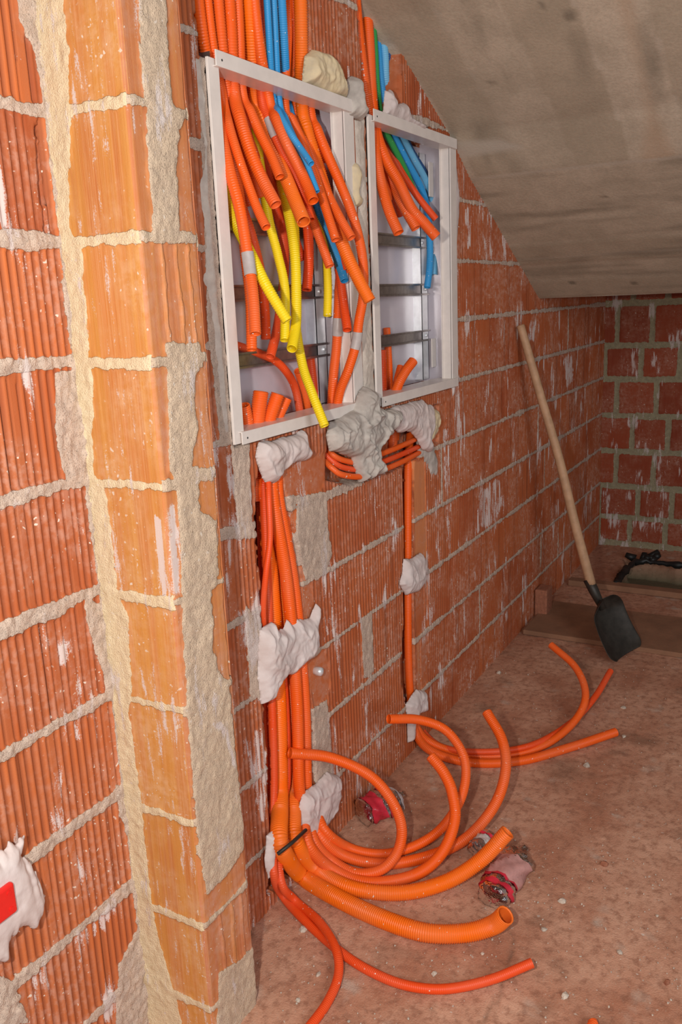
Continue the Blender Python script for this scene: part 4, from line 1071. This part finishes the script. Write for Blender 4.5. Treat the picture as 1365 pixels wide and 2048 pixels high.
o = mesh_np('blade', Vb, F, M['iron']); child_fix(o, sv)
m = o.modifiers.new('solid', 'SOLIDIFY'); m.thickness = .0025; m.offset = 0
m = o.modifiers.new('sub', 'SUBSURF'); m.levels = 1; m.render_levels = 1

# ------------------------------------------------------------------ timber board, pit litter, far block
bd = MB()
p = [on_z(1068, 1212, .02), on_z(1450, 1245, .02), on_z(1450, 1330, .02), on_z(1035, 1290, .02)]
xs0, xs1 = 3.34, 3.74
bd.box(xs0, xs1, -.6, 1.04, .002, .022)
tag(bd.build('timber_board', M['board'], bevel=.003), 'dusty brown board lying on the floor behind the shovel blade', 'board')
bb = MB(); bb.box(4.03, 4.09, -.6, 1.03, .002, .03)
tag(bb.build('timber_batten', M['board'], bevel=.003), 'dusty batten along the near edge of the dark pit', 'board')
cbk = MB(); c0 = on_y(1100, 1165, 1.0); cbk.box(c0[0] - .04, c0[0] + .05, 1.0, 1.055, .002, .13)
tag(cbk.build('brick_fragment', M['crumbred'], bevel=.006), 'broken clay brick piece standing at the wall near the board end', 'brick')
wt = empty('plastic_grille', tuple(on_z(1080, 1215, .02))); c0 = on_z(1080, 1206, .03)
tag(wt, 'small white slatted plastic piece on the board at the wall', 'grille')
for k in range(3):
    b = MB(); b.box(c0[0] - .05 + k * .035, c0[0] - .028 + k * .035, c0[1] - .045, c0[1] + .03, .024, .034); b.build('slat', M['labelwhite'], wt)
# black plastic along the pit rim
rs = random.Random(8); b = MB()
rim = [on_z(*p, .01) for p in ((1232, 1172), (1250, 1145), (1275, 1125), (1320, 1128), (1365, 1134), (1420, 1140))]
P = resample(catmull(rim, 8), .02)[0]; V_ = []; 
for i, q_ in enumerate(P): V_.append((q_[0], q_[1], q_[2] + rs.uniform(0, .012)))
b.tube(V_, [rs.uniform(.008, .022) for _ in V_], 8)
hb = on_z(1282, 1112, .03)
for k in range(7): 
    a0 = hb + np.array([rs.uniform(-.05, .05), rs.uniform(-.06, .06), 0]); b.tube([tuple(a0 + np.array([0, 0, -.02])), tuple(a0 + np.array([rs.uniform(-.03, .03), rs.uniform(-.05, .05), rs.uniform(.0, .02)]))], [.024, .014], 8)
tag(b.build('black_foil', M['black'], smooth=True), 'crumpled black plastic along the far rim of the pit', 'plastic sheet')

# ------------------------------------------------------------------ crushed bottles
def bottle(c, direction, Lg, r, label, seed, band, cap=True, tilt=.0, lab2=None):
    rs_ = np.random.RandomState(seed)
    root = empty('crushed_bottle', tuple(c)); tag(root, label, 'bottle', 'crushed plastic bottles on the floor')
    d = np.array(direction, float); d /= np.linalg.norm(d); upv = np.array([0, 0, 1.]); s = np.cross(d, upv); s /= np.linalg.norm(s); upv = np.cross(s, d)
    prof = [(0, .55), (.01, .95), (.05, 1), (.12, .93), (.2, 1), (.3, .92), (.42, 1), (.55, .96), (.66, 1), (.76, .98), (.84, .75), (.9, .42), (.94, .30), (1, .30)]
    seg = 24
    ph = rs_.rand(6) * 6.28
    def pt(t, k, sc_=1.0):
        rr = np.interp(t, [p[0] for p in prof], [p[1] for p in prof]) * r * sc_; a = 2 * np.pi * k / seg
        rr *= 1 + .16 * math.sin(2 * a + ph[0] + t * 5) * math.sin(t * 7 + ph[1]) + .10 * math.sin(5 * a + t * 18 + ph[2]) + .06 * math.sin(9 * a + t * 33 + ph[3])
        flat_ = .78
        p = np.array(c) + d * (t - .5) * Lg + s * math.cos(a) * rr + upv * math.sin(a) * rr * flat_
        p[2] = max(p[2], .003) if sc_ <= 1 else max(p[2], .0035)
        return p
    def shell(t0, t1, n, sc_, name, mat):
        V_ = [pt(t, k, sc_) for t in np.linspace(t0, t1, n) for k in range(seg)]
        F_ = [[i * seg + k, i * seg + (k + 1) % seg, (i + 1) * seg + (k + 1) % seg, (i + 1) * seg + k] for i in range(n - 1) for k in range(seg)]
        if sc_ == 1: F_ += [list(range(seg))[::-1], [(n - 1) * seg + k for k in range(seg)]]
        o_ = mesh_np(name, V_, F_, mat); child_fix(o_, root); return o_
    shell(0, 1, 40, 1.0, 'bottle_body', M['clear'])
    for (t0, t1, mt) in band: shell(t0, t1, 10, 1.03, 'label_band', M[mt])
    if cap:
        e0 = np.array(c) + d * .5 * Lg; b = MB(); b.tube([tuple(e0 - d * .012), tuple(e0 + d * .004)], .014, 16); b.build('cap', M['redplastic'], root, smooth=False)
    return root
c = on_z(1003, 1768, .035)
e1 = on_z(982, 1800, .03); e2 = on_z(1050, 1695, .03)
bottle((e1 + e2) / 2, e2 - e1, .22, .040, 'crushed clear bottle with red label bands beside the thick ribbed conduit end', 5, [(.10, .18, 'label'), (.26, .30, 'label'), (.30, .66, 'pinklabel')], cap=False)
e1 = on_z(955, 1705, .03); e2 = on_z(985, 1668, .03)
bottle((e1 + e2) / 2, e2 - e1, .085, .03, 'short crumpled clear bottle piece with white label tucked behind the thick conduit', 9, [(.2, .55, 'labelwhite'), (.58, .66, 'label')], cap=False)
e1 = on_z(728, 1625, .035); e2 = on_z(800, 1590, .035)
bottle((e1 + e2) / 2, e2 - e1, .15, .042, 'crushed clear bottle with red label by the wall inside the curled loop', 12, [(.10, .40, 'label'), (.48, .56, 'label'), (.75, .9, 'labelwhite')], cap=False)

# ------------------------------------------------------------------ crumbs
def crumb_mesh(seed, r):
    rs_ = np.random.RandomState(seed); b = MB()
    phi = (1 + 5 ** .5) / 2
    V_ = np.array([(-1, phi, 0), (1, phi, 0), (-1, -phi, 0), (1, -phi, 0), (0, -1, phi), (0, 1, phi), (0, -1, -phi), (0, 1, -phi), (phi, 0, -1), (phi, 0, 1), (-phi, 0, -1), (-phi, 0, 1)]) / 1.9
    V_ = V_ * (1 + rs_.uniform(-.3, .3, (12, 1))) * np.array([1, rs_.uniform(.6, 1), rs_.uniform(.4, .7)]) * r
    F_ = [[0, 11, 5], [0, 5, 1], [0, 1, 7], [0, 7, 10], [0, 10, 11], [1, 5, 9], [5, 11, 4], [11, 10, 2], [10, 7, 6], [7, 1, 8], [3, 9, 4], [3, 4, 2], [3, 2, 6], [3, 6, 8], [3, 8, 9], [4, 9, 5], [2, 4, 11], [6, 2, 10], [8, 6, 7], [9, 8, 1]]
    return V_, F_
named = [((607, 1858), .016, 'crumb', 'pale mortar flake left of the thin floor conduits'), ((637, 1948), .012, 'crumb', 'whitish mortar lump left of the conduit leaving the picture'),
         ((742, 1792), .013, 'crumb', 'pale crumb between the two thickest floor conduits'), ((1210, 1728), .018, 'crumbred', 'reddish clay crumb alone on the right floor'),
         ((1125, 1800), .013, 'crumb', 'pale crumb right of the red-banded bottle'), ((1088, 1858), .013, 'crumb', 'cream crumb right of the wide open conduit mouth'),
         ((1175, 1530), .018, 'crumb', 'white stone chip beyond the straight right conduit'), ((1248, 1472), .014, 'crumb', 'white chip just right of the straight conduit tip'),
         ((1248, 1414), .014, 'crumb', 'grey chip on the floor in front of the shovel'), ((1240, 1903), .012, 'crumb', 'pale crumb on the bright floor patch, middle right'),
         ((1335, 1962), .014, 'crumbred', 'reddish crumb near the lower right corner'), ((1130, 1990), .012, 'crumb', 'pale crumb right of the nearest thin conduit tip'),
         ((1083, 1262), .018, 'crumb', 'pale crumb beside the wall end of the board'), ((998, 1345), .016, 'crumb', 'white chip at the base of the long wall'),
         ((597, 1998), .010, 'crumb', 'tiny pale crumb at the pier foot'), ((870, 1945), .010, 'crumb', 'pale crumb above the nearest thin conduit')]
for i, (c, r, mt, lab) in enumerate(named):
    V_, F_ = crumb_mesh(i, r * .72); q_ = on_z(c[0], c[1], .004); V_ = V_ + np.array([q_[0], q_[1], r * .2])
    o = mesh_np('mortar_crumb', V_, F_, M[mt], smooth=False)
    tag(o, lab, 'crumb', 'loose crumbs on the floor')
VV = []; FF = []; rs_ = np.random.RandomState(99)
for i in range(900):
    x = rs_.uniform(1.25, 3.3) if i > 500 else rs_.uniform(1.2, 2.0); y = rs_.uniform(-.3, 1.04); r = rs_.uniform(.001, .0028) if rs_.rand() < .96 else rs_.uniform(.003, .005)
    V_, F_ = crumb_mesh(1000 + i % 60, r); b0 = len(VV); VV += [tuple(p) for p in V_ + np.array([x, y, .0035])]; FF += [[b0 + k for k in f] for f in F_]
gr = mesh_np('grit', VV, FF, M['crumb'], smooth=False); tag(gr, 'fine pale grit and dust scattered over the floor', 'grit', kind='stuff')
print('objects', len(bpy.data.objects))
